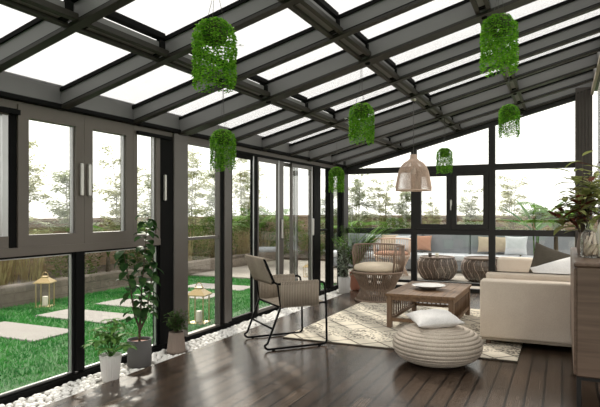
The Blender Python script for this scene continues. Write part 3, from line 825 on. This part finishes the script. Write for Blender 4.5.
# ceramic bottle and small ball
t = thing('bottle_vase', 'tall ivory ceramic bottle on the sideboard right of the glass vase', 'vase', (.27, 4.52, .975))
MB().lathe([(.001, 0), (.045, .002), (.05, .02), (.052, .16), (.042, .22), (.022, .27), (.020, .34), (.026, .35)], 32).build('bottle_body', M['candle'], t)
# bouquet (branches with large leaves) in a slim pot behind
t = thing('leafy_plant', 'mixed olive and dark red leafy bouquet in a pot on the sideboard', 'plant', (.15, 4.86, .975))
MB().lathe([(.001, 0), (.04, .001), (.05, .06), (.04, .12), (.034, .16), (.038, .17)], 28).build('pot', M['potbrown'], t)
bs, bl, br_ = MB(), MB(), MB(); rg = random.Random(21)
for i in range(26):
    a = rg.uniform(0, 6.28); sp = rg.uniform(.05, .27); hh = rg.uniform(.14, .66) - sp * .5
    tip = V((min(.2, sp * math.cos(a) * .95 - .03), sp * math.sin(a) * 1.2, .15 + hh)); mid = tip * .5 + V((0, 0, .10)); mid.x *= .5; mid.y *= .5
    bs.tube([(0, 0, .08), mid, tip], [.004, .003, .002], 5)
    tgt = br_ if rg.random() < .16 else bl
    for k in range(9):
        u = .35 + .65 * k / 8; p = mid.lerp(tip, max(0, (u - .4) / .6)); aa = a + k * 2.4
        d = V((math.cos(aa), math.sin(aa), rg.uniform(.1, .9)))
        if p.x + d.x * .12 > .22: d.x *= -.6
        tgt.leaf(p, d, rg.uniform(.13, .21), rg.uniform(.04, .06), rg.uniform(.3, 1.1), .2, 4)
bs.build('stems', M['bark'], t); bl.build('foliage', M['lf_olive'], t); br_.build('red_foliage', M['lf_red'], t, label='dark red leaves')

# ------------------------------------------------------------------ potted plants along the glass
def clampx(mb, root):
    for i, p in enumerate(mb.v):
        lim = -3.475 - root.location.x
        if p[0] < lim: mb.v[i] = (lim + .012 * math.sin(i * 1.7), p[1], p[2])
def palmate(mb, p, n, L, W, rg, tilt=.1):
    base = rg.uniform(0, 6.28)
    for k in range(n):
        a = base + 2 * PI * k / n
        mb.leaf(p, (math.cos(a), math.sin(a), rg.uniform(-.1, .35) + tilt), L * rg.uniform(.75, 1.1), W, rg.uniform(.5, 1.2), .25, 4)
def clampd(p, xmin):      # keeps foliage on the room side of the glass
    return V((max(p.x, xmin), p.y, p.z))
t = thing('potted_plant', 'bright green palmate plant in a white fluted pot on the pebbles', 'plant', (-3.20, 3.39, -.02))
MB().lathe([(.001, .0), (.055, .0), (.062, .01), (.072, .12), (.083, .205), (.079, .21), (.074, .19), (.001, .185)], 96, flute=.0025, nf=24).build('pot', M['potwhite'], t)
MB().lathe([(.001, .187), (.073, .187)], 24).build('soil', M['soil'], t)
rg = random.Random(5); b1, b2 = MB(), MB()
for i in range(17):
    a = 2 * PI * i / 17 * 2 + rg.uniform(-.2, .2); rr = rg.uniform(.03, .19); hh = rg.uniform(.16, .36) - rr * .75
    p = V((rr * math.cos(a) * (.6 if math.cos(a) < 0 else 1), rr * math.sin(a) * 1.1, .17 + hh))
    b1.tube([(0, 0, .18), (p.x * .4, p.y * .4, .18 + hh * .6), p], [.004, .003, .002], 5)
    palmate(b2, p, 6, .105, .040, rg)
b1.build('stems', M['lf_pachira'], t); clampx(b2, t); b2.build('foliage', M['lf_pachira'], t)

t = thing('potted_rubber_tree', 'tall dark leaved rubber tree in a charcoal cylinder pot by the window', 'plant', (-3.30, 3.84, -.02))
MB().lathe([(.001, 0), (.098, 0), (.102, .006), (.102, .228), (.094, .228), (.092, .20)], 40).build('pot', M['potgrey'], t)
MB().lathe([(.001, .203), (.093, .203)], 28).build('soil', M['potred'], t)
rg = random.Random(8); b1, b2 = MB(), MB()
stems = [[(0, 0, .20), (.0, .0, .32), (.0, -.06, .44), (.01, -.12, .66), (.02, -.18, .86), (.02, -.22, 1.0)],
         [(0, 0, .28), (.0, .01, .40), (.02, .0, .60), (.02, .03, .85), (.02, .06, 1.10), (.02, .09, 1.28)],
         [(0, 0, .30), (.02, .06, .40), (.02, .09, .55), (.03, .12, .72), (.02, .13, .88)]]
for si, st in enumerate(stems):
    st = [V(q) for q in st]; b1.tube(st, [.011, .010, .008, .007, .006, .004][:len(st)] if si == 0 else [.012, .009, .007, .006, .004, .003][:len(st)], 7)
    tot = len(st) - 1; nl = [24, 34, 19][si]
    for k in range(nl):
        u = (.32 + .68 * k / (nl - 1)) * tot; i = min(int(u), tot - 1); p = st[i].lerp(st[i + 1], u - i)
        a = k * 2.4 + rg.uniform(-.4, .4); d = V((math.cos(a), math.sin(a), rg.uniform(-.1, .7)))
        if d.x < 0: d.x *= .35
        b2.leaf(p, d, rg.uniform(.11, .155), rg.uniform(.062, .082), rg.uniform(.9, 2.0), .22, 5)
b1.build('trunk', M['bark'], t); clampx(b2, t); b2.build('foliage', M['lf_rubber'], t)

t = thing('potted_shrub', 'small bushy plant in a taupe ribbed pot beside the grey post', 'plant', (-3.29, 4.34, -.02))
MB().lathe([(.001, 0), (.088, 0), (.084, .03), (.072, .14), (.066, .195), (.062, .195), (.06, .17)], 80, flute=.0025, nf=20).build('pot', M['potbrown'], t)
MB().lathe([(.001, .175), (.061, .175)], 24).build('soil', M['soil'], t)
rg = random.Random(9); b1, b2 = MB(), MB()
for i in range(36):
    a = rg.uniform(0, 6.28); rr = rg.uniform(.03, .18) * (.7 if math.cos(a) < 0 else 1); p = V((rr * math.cos(a), rr * math.sin(a), .20 + rg.uniform(.02, .22)))
    b1.tube([(0, 0, .17), (p.x * .5, p.y * .5, p.z * .85), p], .0018, 4)
    for k in range(12):
        q = V((0, 0, .2)).lerp(p, .45 + .55 * k / 11); a2 = rg.uniform(0, 6.28)
        b2.leaf(q, (math.cos(a2), math.sin(a2), rg.uniform(-.2, .8)), rg.uniform(.035, .055), .022, .5, .1, 2)
b1.build('stems', M['bark'], t); clampx(b2, t); b2.build('foliage', M['lf_fine'], t)

t = thing('potted_bush', 'silvery green bush in a white pot in the far left corner', 'plant', (-3.2, 8.62, -.02))
MB().lathe([(.001, 0), (.075, 0), (.085, .02), (.10, .27), (.094, .27), (.09, .24)], 80, flute=.002, nf=20).build('pot', M['potwhite'], t)
MB().lathe([(.001, .245), (.092, .245)], 24).build('soil', M['soil'], t)
rg = random.Random(10); b1, b2 = MB(), MB()
for i in range(60):
    a = rg.uniform(0, 6.28); rr = rg.uniform(.02, .19) * (.75 if math.cos(a) < 0 else 1); p = V((rr * math.cos(a), rr * math.sin(a), .28 + rg.uniform(.02, .62)))
    b1.tube([(0, 0, .24), (p.x * .6, p.y * .6, .24 + (p.z - .24) * .6), p], .002, 4)
    for k in range(16):
        q = V((0, 0, .26)).lerp(p, .3 + .7 * k / 15); a2 = rg.uniform(0, 6.28)
        b2.leaf(q, (math.cos(a2), math.sin(a2), rg.uniform(-.3, .8)), rg.uniform(.04, .065), .03, .5, .1, 2)
b1.build('stems', M['bark'], t); clampx(b2, t); b2.build('foliage', M['lf_silver'], t)

def frond(mb, p0, a, L, rise, rg, nl=26, ll=.16, w=.014, dr=.20):
    pts = []; cur = V(p0); d = V((math.cos(a) * .5, math.sin(a) * .5, rise)).normalized()
    for i in range(9):
        pts.append(cur.copy()); cur = cur + d * L / 8; d = (d + V((math.cos(a) * .07, math.sin(a) * .07, -dr))).normalized()
    mb.tube(pts, [.005 * (1 - i / 10) + .001 for i in range(9)], 4)
    for k in range(nl):
        u = (.25 + .75 * k / (nl - 1)) * 8; i = min(int(u), 7); q = pts[i].lerp(pts[i + 1], u - i); tg = (pts[i + 1] - pts[i]).normalized()
        sd = tg.cross(V((0, 0, 1))).normalized()
        for sgn in (-1, 1):
            l = ll * (1 - .55 * abs(k / (nl - 1) - .35)); mb.leaf(q, tg * .75 + sd * sgn * .8 + V((0, 0, .05)), l, w, .7, .1, 3)
t = thing('potted_palm', 'green palm in a terracotta pot beside the rattan chair', 'plant', (-3.14, 8.98, -.0))
MB().lathe([(.001, 0), (.07, 0), (.08, .02), (.10, .30), (.094, .30), (.09, .27)], 36).build('pot', M['potred'], t)
MB().lathe([(.001, .275), (.092, .275)], 24).build('soil', M['soil'], t)
rg = random.Random(12); b2 = MB()
for i in range(26):
    a = -2.4 + 4.2 * i / 25 + rg.uniform(-.1, .1)
    if i % 4 == 3: a += PI * .5
    L_ = rg.uniform(.75, 1.12) * (.7 if math.cos(a) < -.2 or math.sin(a) > .75 else 1)
    frond(b2, (0, 0, .27), a, L_, rg.uniform(1.6, 4.5), rg, 26, .22, .024, .11)
clampx(b2, t)
for i, p in enumerate(b2.v):
    if p[1] > .42: b2.v[i] = (p[0], .42 + .01 * math.sin(i), p[2])
b2.build('foliage', M['lf_palm'], t)

# ------------------------------------------------------------------ hanging plants
t0 = thing('hanging_plant', 'x', 'hanging plant', (0, 0, 0), 0, 'trailing green plants hanging from the roof')
rg = random.Random(14); b = MB(); RW, HT = .117, .37
for i in range(64):
    a = 2 * PI * i / 64 + rg.uniform(-.06, .06); r1 = rg.uniform(.06, RW - .014) if i % 3 == 0 else RW - .014 - .008 * rg.random()
    top = .365 - .02 * rg.random(); drop = (.56 + .44 * rg.random() ** .7) * HT * (1 if r1 > .07 else .95)
    pts = [V((0, 0, top - .03))]
    for k in range(1, 7):
        th = PI / 2 * k / 6; pts.append(V((r1 * math.sin(th) * math.cos(a), r1 * math.sin(th) * math.sin(a), top - .075 * (1 - math.cos(th)))))
    zend = max(0.0, top - drop); nseg = 10; z0 = pts[-1].z
    for k in range(1, nseg + 1): pts.append(V((pts[6].x + .004 * math.sin(k + i), pts[6].y + .004 * math.cos(k * 1.3 + i), z0 + (zend - z0) * k / nseg)))
    acc = 0
    for k in range(len(pts) - 1):
        seg = (pts[k + 1] - pts[k]); nl = max(1, int(seg.length / .0115))
        for j in range(nl):
            q = pts[k].lerp(pts[k + 1], j / nl)
            for sgn in (-1, 1):
                a2 = a + sgn * rg.uniform(.6, 1.7); d = V((math.cos(a2), math.sin(a2), rg.uniform(-.9, .1)))
                b.qleaf(q, d, rg.uniform(.015, .023), rg.uniform(.011, .016))
fol = b.build('foliage', M['hang'], t0)
MB().lathe([(.001, .23), (.045, .235), (.062, .26), (.072, .33), (.06, .345), (.001, .35)], 20).build('basket', M['hangdark'], t0)
b = MB()
for i in range(26):  # white flecks imitate bright sky showing through gaps in the foliage
    a = rg.uniform(0, 6.28); r1 = RW - .012; b.qleaf((r1 * math.cos(a), r1 * math.sin(a), rg.uniform(.10, .2)), (math.cos(a), math.sin(a), .2), .010, .010)
b.tube([(.11, 0, .22), (.13, .01, .23), (.145, .01, .215)], .0012, 4)
for k in range(3): b.qleaf((.125 + .008 * k, .01, .225), (.6, R(-1, 1), .4), .014, .01)
b.build('sky_flecks', M['sky_fleck'], t0, label='tiny white flecks painted as sky through gaps, with a sprig')
hang = [  # u, D, vbottom, scale, words
    (214.5, 2.85, 91, 1.0, 'largest trailing green hanging plant, nearest at upper left with painted white sky flecks'),
    (223, 4.72, 172, .98, 'trailing green hanging plant below the largest one, before the grey post'),
    (336.5, 7.9, 193, 1.0, 'small trailing hanging plant in front of the far left corner'),
    (361.5, 4.9, 145, 1.0, 'trailing hanging plant at the middle of the ceiling with round bolt above'),
    (499, 3.45, 74, 1.0, 'big trailing hanging plant at upper right under the roof'),
    (509, 6.1, 138, 1.0, 'trailing hanging plant at right in front of the gable glass'),
    (444.5, 7.85, 174, 1.0, 'smallest hanging plant, right of the rattan pendant lamp'),
]
sTH, cTH = math.sin(TH), math.cos(TH)
for i, (u, D, vb, s, lab) in enumerate(hang):
    tt = (u - 300) / F; x = D * (-sTH + tt * cTH); y = D * (cTH + tt * sTH); z = 1.3 + (H0 - vb) / F * D
    o = t0 if i == 0 else dup(t0, (0, 0, 0), 0)
    o.location = (x, y, z); o.rotation_euler = (0, 0, i * 1.1 + .3); o['label'] = lab; o.scale = (s, s, s)
    ztop = zr(x) + RD * .8
    for q in range(3):
        a = q * 2.1; MB().tube([(.05 * math.cos(a), .05 * math.sin(a), .345), (.012 * math.cos(a), .012 * math.sin(a), .47 if q else .52), (0.0, 0, ztop - z)], .0013, 5).build('cord', M['cord'], o)

# ------------------------------------------------------------------ pendant lamp
D = 6.5; tt = (413.5 - 300) / F; px_, py_ = D * (-sTH + tt * cTH), D * (cTH + tt * sTH)
t = thing('pendant_lamp', 'bell shaped pale rattan pendant lamp above the coffee table', 'lamp', (px_, py_, 1.53))
prof = [(.198, .02), (.203, .05), (.195, .10), (.182, .17), (.168, .235), (.145, .29), (.105, .335), (.06, .362), (.038, .385), (.034, .43)]
def plerp(z):
    for i in range(len(prof) - 1):
        if prof[i][1] <= z <= prof[i + 1][1]:
            f = (z - prof[i][1]) / (prof[i + 1][1] - prof[i][1]); return prof[i][0] * (1 - f) + prof[i + 1][0] * f
    return prof[-1][0]
b = MB(); N_ = 84
for i in range(N_):
    a = 2 * PI * i / N_
    b.tube([(r * math.cos(a), r * math.sin(a), z) for r, z in prof], .0027, 4)
z = .03
while z < .43:
    b.tube(ring_pts(plerp(z), z, n=44), .0019, 4, True); z += .0125
b.build('woven_shade', M['rattan_pale'], t)
b = MB(); b.tube(ring_pts(.199, .018), .007, 8, True); b.build('shade_rim', M['rattan_pale'], t)
MB().tube([(0, 0, .25), (0, 0, zr(px_) - 1.53)], .004, 6).build('cord', M['cord'], t)
MB().lathe([(.001, .20), (.02, .205), (.03, .235), (.02, .265), (.014, .28)], 20).build('bulb', M['porcelain'], t)
MB().lathe([(.03, 0), (.03, -.018), (.001, -.02)], 20, (0, 0, zr(px_) - 1.53 + .0)).build('ceiling_canopy', M['steel'], t)

# ------------------------------------------------------------------ garden furniture
t = thing('outdoor_sofa', 'long grey outdoor sofa on the patio behind the back glass', 'sofa', (-2.5, 13.0, -.03))
soft_box(MB(), -2.6, -.45, .04, 2.75, .5, .26, .03).build('sofa_base', M['grey_out'], t)
for i in range(5):
    x0 = -2.6 + i * 1.07
    soft_box(MB(), x0 + .005, -.47, .26, x0 + 1.065, .28, .39, .04).build('seat_cushion', M['light_out'], t)
    soft_box(MB(), x0 + .005, .25, .36, x0 + 1.065, .50, .88, .05).build('back_cushion', M['grey_out'], t)
def world(u, D, z):
    tt = (u - 300) / F; return (D * (-sTH + tt * cTH), D * (cTH + tt * sTH), z)
def ypos(u, y, z):
    tt = (u - 300) / F; D = y / (cTH + tt * sTH); return (D * (-sTH + tt * cTH), y, z)
up = math.radians(76)
for u, m, lab, w in ((373, 'light_out', 'pale grey cushion at the left end of the outdoor sofa', .42), (389, 'tan_cloth', 'sand coloured cushion between two pale ones on the outdoor sofa', .42), (402, 'light_out', 'pale cushion just left of the thin back post on the outdoor sofa', .40),
                     (423, 'peach', 'terracotta cushion on the outdoor sofa right of the thin post', .40), (487, 'tan_cloth', 'sand coloured cushion on the outdoor sofa beside the middle post', .40), (503, 'tan_cloth', 'tan cushion behind the white one on the outdoor sofa', .40), (516, 'light_out', 'white grey cushion leaning on the right end of the outdoor sofa', .46)):
    p = ypos(u, 13.13 if u != 516 else 12.9, .58)
    pillow('outdoor_cushion', lab, M[m], w, w * .9, .13, p, (up, 0, R(-.1, .1)), 'cushions on the outdoor sofa')
def basket(u, y, lab, w=1.0):
    p = ypos(u, y, -.03); t = thing('woven_stool', lab, 'stool', p, 0, 'woven stools on the patio')
    prof = [(.22, .01), (.30, .06), (.36, .16), (.38, .26), (.36, .36), (.31, .44)]
    prof = [(r * w, z) for r, z in prof]
    b = MB()
    for i in range(48):
        a = 2 * PI * i / 48; b.tube([(r * math.cos(a), r * math.sin(a), z) for r, z in prof], .012, 5)
    b.build('woven_body', M['rattan_grey'], t)
    MB().lathe([(r - .012, z) for r, z in prof] + [(.001, .44)], 40, cap0=True).build('liner', M['rattan_grey'], t)
    b = MB()
    for k in range(18):
        a = 2 * PI * k / 18
        b.tube([((prof[i][0] + .01) * math.cos(a + .14 * math.sin(i * 1.2)), (prof[i][0] + .01) * math.sin(a + .14 * math.sin(i * 1.2)), prof[i][1]) for i in range(len(prof))], .004, 5)
    b.build('pale_strands', M['rattan_pale'], t, label='pale curved strands')
    MB().tube(ring_pts(.315 * w, .445), .02, 8, True).build('rim', M['rattan_grey'], t)
    return t
basket(437, 11.2, 'large woven patio stool directly right of the thin back post')
basket(483, 11.3, 'large woven patio stool crossed by the middle post of the back glass', 1.06)
basket(548, 11.4, 'woven patio stool at the far right of the patio, behind the sofa')
for u, nm, m, lab in ((430, 'cup', 'cup', 'dark cup standing on the left patio stool'), (437, 'drinking_glass', 'candle', 'pale tumbler standing on the left patio stool')):
    p = ypos(u, 11.2, .405); t = thing(nm, lab, 'cup', p)
    MB().lathe([(.001, .0), (.03, 0), (.036, .09), (.031, .09), (.026, .012), (.001, .012)], 20).build('cup_body', M[m], t)
# patio rattan chair seen left of the thin post
t = thing('patio_chair', 'round rattan patio chair with terracotta seat behind the back glass', 'armchair', ypos(392, 11.6, -.03))
b = MB()
for i in range(40):
    a = 2 * PI * i / 40; c, s = math.cos(a), math.sin(a); b.tube([(c * r, s * r, z) for r, z in ((.33, .01), (.26, .18), (.37, .42))], .008, 5)
for i in range(26):
    a = -.2 + 3.54 * i / 25; c, s = math.cos(a), math.sin(a); b.tube([(c * .37, s * .37, .42), (c * .40, s * .40, .76)], .008, 5)
b.tube(ring_pts(.37, .42), .016, 8, True); b.tube(ring_pts(.40, .76, -.2, 3.34, 30), .016, 8); b.build('slatted_shell', M['rattan_pale'], t)
MB().lathe([(.001, .43), (.33, .435), (.345, .47), (.30, .50), (.001, .51)], 32).build('seat_cushion', M['peach'], t)
# grey chair seen through the sliding door
t = thing('garden_chair', 'dark grey garden chair seen through the sliding doors', 'chair', (-6.6, 12.3, -.03), .5)
soft_box(MB(), -.3, -.3, .36, .3, .3, .46, .03).build('seat', M['grey_out'], t); soft_box(MB(), -.34, -.3, .40, -.24, .3, .88, .04).build('backrest', M['grey_out'], t)
for sx in (-1, 1):
    for sy in (-1, 1): MB().tube([(sx * .26, sy * .26, .37), (sx * .3, sy * .3, 0)], .014, 8).build('leg', M['black'], t)
# lanterns
def lantern(loc, lab, s=1, rz=.2):
    t = thing('lantern', lab, 'lantern', loc, rz, 'brass candle lanterns on the lawn'); h = .36; w = .105
    MB().box(-w - .01, -w - .01, 0, w + .01, w + .01, .015, .003).build('base', M['brass'], t)
    b = MB()
    for sx in (-1, 1):
        for sy in (-1, 1): b.box(sx * w, sy * w, .015, sx * (w - .014), sy * (w - .014), h)
    b.build('frame', M['brass'], t)
    b = MB(); rs = [[(sx * q, sy * q, z) for sx, sy in ((-1, -1), (1, -1), (1, 1), (-1, 1))] for q, z in ((w + .025, h), (w + .025, h + .012), (.045, h + .08), (.045, h + .10))]
    b.loft(rs); b.build('roof', M['brass'], t)
    MB().tube([(.045 * math.cos(PI * i / 10), 0, h + .10 + .06 * math.sin(PI * i / 10)) for i in range(11)], .005, 6).build('ring_handle', M['brass'], t)
    MB().lathe([(.04, .015), (.04, .15), (.034, .155), (.001, .15)], 20).build('candle', M['candle'], t)
    t.scale = (s, s, s); return t
lantern((-4.04, 5.78, -.06), 'brass candle lantern on the lawn just outside the tall window', .95)
lantern((-6.75, 5.85, -.06), 'brass candle lantern in front of the stone kerb at far left', .95, .5)
lantern((-4.75, 10.6, -.03), 'small brass lantern on the patio behind the sliding doors', .55, .1)

# ------------------------------------------------------------------ garden planting
def tree_proto(seed, h, m, hmin=.5, nst=3, spread=.66):
    rg = random.Random(seed); t = thing('garden_tree', 'x', 'tree', (0, 0, 0), 0, 'pale feathery trees in the garden')
    b1, b2 = MB(), MB()
    for s in range(nst):
        a = 2 * PI * s / nst + rg.uniform(-.5, .5); lean = rg.uniform(.08, .28); hh = h * rg.uniform(.72, 1)
        st = [V((lean * math.cos(a) * (q / 6) ** 1.3 + .03 * math.sin(q + s), lean * math.sin(a) * (q / 6) ** 1.3, hh * q / 6)) for q in range(7)]
        b1.tube(st, [.018 * (1 - q / 8) for q in range(7)], 6)
        for k in range(17):
            u = (hmin * .55 + (1 - hmin * .55) * k / 16) * 6; i = min(int(u), 5); p = st[i].lerp(st[i + 1], u - i)
            aa = rg.uniform(0, 6.28); L_ = spread * rg.uniform(.45, 1) * (1.15 - .65 * (u / 6) ** 1.5)
            e = p + V((math.cos(aa) * L_, math.sin(aa) * L_, rg.uniform(-.02, .22))); b1.tube([p, p.lerp(e, .5) + V((0, 0, .04)), e], [.006, .004, .002], 4)
            for j in range(46):
                q = p.lerp(e, rg.uniform(.3, 1.05)) + V((rg.gauss(0, .055), rg.gauss(0, .055), rg.gauss(0, .028)))
                a3 = rg.uniform(0, 6.28); b2.qleaf(q, (math.cos(a3), math.sin(a3), rg.uniform(-.5, .2)), rg.uniform(.10, .17), rg.uniform(.030, .048), side=(-math.sin(a3), math.cos(a3), rg.uniform(-.4, .4)))
    b1.build('trunk', M['bark_out'], t); b2.build('foliage', M[m], t); return t
tp = [tree_proto(31, 2.6, 'lf_tree'), tree_proto(32, 2.45, 'lf_tree2'), tree_proto(33, 2.6, 'lf_tree'), tree_proto(34, 2.4, 'lf_tree2')]
treepos = [(-8.9, 2.7, 1), (-8.9, 3.9, 1.0), (-8.85, 5.0, 1.0), (-9.0, 6.1, 1.05), (-8.85, 7.2, 1.0), (-9.0, 8.4, 1.02), (-8.85, 9.7, 1.05), (-9.0, 11.1, 1.1), (-8.85, 12.4, 1.12), (-9.0, 13.7, 1.2), (-8.85, 15.0, 1.25)]
treewords = ['farthest left beyond the stone kerb', 'behind the open pane at the far left edge', 'in the left of the first taupe sash', 'in the right of the first taupe sash', 'behind the second taupe sash', 'behind the narrow taupe sash beside the main post', 'in the left of the tall window beside the main post', 'in the right of the tall window beside the main post', 'behind the first sliding door', 'behind the middle sliding door', 'behind the last sliding door']
used = [False] * 4
def place_tree(i, x, y, s, lab):
    k = i % 4
    if not used[k]: o = tp[k]; used[k] = True
    else: o = dup(tp[k], (0, 0, 0))
    o.location = (x, y, .0); o.rotation_euler = (0, 0, i * 1.7); o.scale = (s, s, s); o['label'] = lab
for i, (x, y, s) in enumerate(treepos): place_tree(i, x, y, s, 'pale feathery garden tree ' + treewords[i])
bt = [(356, 15.0, 1.12, 'seen left of the back glass above the potted palm'), (384, 15.4, .86, 'seen between the corner and the pendant lamp'), (404, 15.1, .92, 'seen just below the pendant lamp'), (432, 15.4, .66, 'seen in the left casement pane'),
      (468, 15.1, .86, 'seen in the right casement pane'), (511, 14.7, .86, 'seen in the wide right pane of the back wall'), (330, 15.3, 1.0, 'seen through the last left window before the corner')]
for j, (u, y, s, lab) in enumerate(bt):
    p = ypos(u, max(y, 15.9), 0); place_tree(j + 11, p[0], p[1], s, 'pale feathery garden tree ' + lab)
def shrub_proto(seed, h, r, m, n=900, ll=.08, lw=.025, name='garden_shrub', g='leafy shrubs in the garden'):
    rg = random.Random(seed); t = thing(name, 'x', 'shrub', (0, 0, 0), 0, g); b1, b2 = MB(), MB()
    for i in range(14):
        a = rg.uniform(0, 6.28); q = V((r * .7 * rg.random() * math.cos(a), r * .7 * rg.random() * math.sin(a), h * rg.uniform(.6, .95))); b1.tube([(0, 0, 0), q * .5, q], .007, 4)
    for i in range(n):
        a = rg.uniform(0, 6.28); z = rg.random(); rr = r * math.sqrt(rg.random()) * (math.sin(PI * min(1, .15 + .8 * z)) ** .6)
        a3 = rg.uniform(0, 6.28); b2.qleaf((rr * math.cos(a), rr * math.sin(a), z * h), (math.cos(a3), math.sin(a3), rg.uniform(-.3, .9)), ll * rg.uniform(.7, 1.3), lw)
    b1.build('stems', M['bark'], t); b2.build('foliage', M[m], t); return t
sp_ = [shrub_proto(41, .95, .55, 'lf_shrub', 1700), shrub_proto(42, 1.15, .6, 'lf_shrub', 2000, .11, .03), shrub_proto(43, .95, .5, 'lf_yellow', 1600)]
uS = [False] * 3
def place_shrub(k, x, y, s, lab):
    o = sp_[k] if not uS[k] else dup(sp_[k], (0, 0, 0)); uS[k] = True
    o.location = (x, y, .0); o.rotation_euler = (0, 0, x * 3 + y); o.scale = (s, s, s); o['label'] = lab
sh = [(2, -8.0, 4.0, .9, 'yellow green garden bush behind the far left windows'), (0, -7.95, 7.5, .9, 'dark green garden bush behind the second lower window'), (1, -7.95, 9.3, .9, 'garden bush behind the second taupe sash'), (0, -7.9, 10.8, 1.05, 'low garden bush beside the grey post'), (1, -7.9, 11.9, 1.0, 'garden bush behind the tall window'),
      (1, -7.9, 14.1, 1.2, 'tall bamboo like bush behind the first sliding door'), (0, -7.5, 15.5, 1.2, 'garden bush beyond the middle sliding door'), (1, -6.2, 15.5, 1.15, 'garden bush beyond the last sliding door')]
for k, x, y, s, lab in sh: place_shrub(k, x, y, s, lab)
for i, u in enumerate((350, 366, 380, 395, 408, 428, 442, 461, 474, 500, 514, 529, 545, 560)):
    p = ypos(u, 14.72, 0); wd = ['above the potted palm', 'left of the pendant lamp', 'above the rattan chair', 'below the pendant lamp', 'by the thin back post', 'in the left of the left casement', 'in the right of the left casement', 'in the left of the right casement', 'in the right of the right casement', 'at the left of the wide right pane', 'below the pale tree in the wide right pane', 'at the middle of the wide right pane', 'behind the banana leaves at right', 'next to the fluted corner post'][i]
    place_shrub((0, 2, 0, 1, 2, 0, 2, 0, 1, 0, 2, 0, 2, 0)[i], p[0], p[1], .9 if (i % 3) else .96, 'back garden bush seen over the patio ' + wd)
# reeds
def reed_proto(seed):
    rg = random.Random(seed); t = thing('reed_clump', 'x', 'grass', (0, 0, 0), 0, 'dry reed clumps behind the kerb'); b = MB()
    for i in range(150):
        a = rg.uniform(0, 6.28); rr = .42 * math.sqrt(rg.random()); p = V((rr * math.cos(a), rr * math.sin(a), 0)); L_ = rg.uniform(.5, .95)
        b.leaf(p, (rg.uniform(-.18, .18), rg.uniform(-.18, .18), 1), L_, rg.uniform(.010, .02), rg.uniform(0, .5), .1, 4, side=(math.cos(a), math.sin(a), 0))
    b.build('blades', M['lf_dry'], t); return t
rp = reed_proto(51)
for i, (x, y, lab) in enumerate(((-7.75, 4.7, 'dry reed clump at the far left edge behind the kerb'), (-7.75, 5.5, 'dry reed clump left of the far lantern'), (-7.9, 6.3, 'dry reed clump behind the far lantern'), (-7.8, 10.2, 'dry reed clump left of the main grey post'), (-7.7, 11.4, 'dry reed clump seen through the tall window'), (-7.7, 12.6, 'dry reed clump seen through the first sliding door'), (-7.7, 13.6, 'dry reed clump seen through the middle sliding door'))):
    o = rp if i == 0 else dup(rp, (0, 0, 0)); o.location = (x, y, .02); o.rotation_euler = (0, 0, i * 1.3); o['label'] = lab
# banana plants
def banana(loc, lab, leaves, seed, m='lf_banana'):
    rg = random.Random(seed); t = thing('banana_plant', lab, 'plant', loc); b1, b2 = MB(), MB()
    for (a, L_, rise, stem, w) in leaves:
        d = V((math.cos(a), math.sin(a), rise)).normalized(); e = V((math.cos(a) * .05, math.sin(a) * .05, stem))
        b1.tube([(0, 0, 0), e * .6, e], [.018, .012, .008], 6); b2.leaf(e, d, L_, w, .55, .25, 7)
    b1.build('stems', M['lf_banana'], t); b2.build('foliage', M[m], t)
banana((-7.7, 4.15, .0), 'broad leaved banana plant at the far left edge of the garden', [(-1.2, .9, 2.2, .8, .2), (.6, .95, 1.2, .7, .2), (1.8, .8, 2.5, .9, .18), (2.5, .9, 1.0, .7, .2), (-.3, .8, 3, .9, .16)], 1)
banana((-7.8, 5.0, .0), 'broad leaved banana plant behind the first taupe sash', [(1.1, 1.0, .8, .85, .18), (1.4, .8, 2.0, .9, .16), (-1.8, .8, 1.2, .8, .18), (0, .7, 2, .8, .16)], 2)
p = ypos(536, 10.9, -.03)
banana(p, 'banana plant with upright green leaves outside the back glass at right', [(PI - .1, .75, 1.3, .95, .2), (PI + .3, .6, 2.4, 1.05, .2), (2.7, .75, .6, 1.0, .18), (.2, .75, 1.6, 1.05, .2), (.6, .6, .8, 1.0, .2), (PI, .5, .2, .95, .15), (-1.2, .6, 1.5, 1.0, .18)], 3)
def palm(loc, lab, n, L0, seed, h0=.5, ll=.28):
    rg = random.Random(seed); t = thing('garden_palm', lab, 'palm', loc); b = MB()
    for i in range(n): frond(b, (0, 0, h0), 2 * PI * i / n + rg.uniform(-.2, .2), L0 * rg.uniform(.7, 1.1), rg.uniform(.7, 2.4), rg, 22, ll, .026)
    b.build('foliage', M['lf_palm'], t); MB().tube([(0, 0, 0), (0, 0, h0 * .5), (0, 0, h0)], [.05, .045, .03], 8).build('trunk', M['bark'], t)
palm((-7.75, 8.15, 0), 'spiky dark palm behind the second taupe sash', 12, .95, 4, .45)
palm((-7.5, 13.4, .02), 'large green palm seen through the sliding doors', 14, 1.35, 5, .55, .4)
palm(ypos(556, 10.5, -.03), 'feathery palm outside the back glass beside the fluted corner post', 20, .85, 6, .95, .30)
palm((-5.3, 14.9, .02), 'dark palm behind the last sliding door', 12, 1.2, 7, .5, .35)

# ------------------------------------------------------------------ light
w = bpy.data.worlds.new('world'); sc.world = w; w.use_nodes = True
bg = w.node_tree.nodes['Background']; bg.inputs[0].default_value = (1, .968, .915, 1); bg.inputs[1].default_value = 1.9
sd = bpy.data.lights.new('sun', 'SUN'); sd.energy = 4.4; sd.angle = math.radians(2.5); sd.color = (1, .93, .82)
so = bpy.data.objects.new('sun', sd); C.objects.link(so)
so.rotation_euler = V((.55, -.66, -.56)).to_track_quat('-Z', 'Y').to_euler(); so.location = (-4, 14, 9)
vs = sc.view_settings; vs.view_transform = 'Standard'; vs.look = 'None'; vs.gamma = 1; vs.exposure = 0; vs.use_curve_mapping = False
sc.cycles.transparent_max_bounces = 32; sc.cycles.max_bounces = 10
sc.cycles.caustics_reflective = False; sc.cycles.caustics_refractive = False
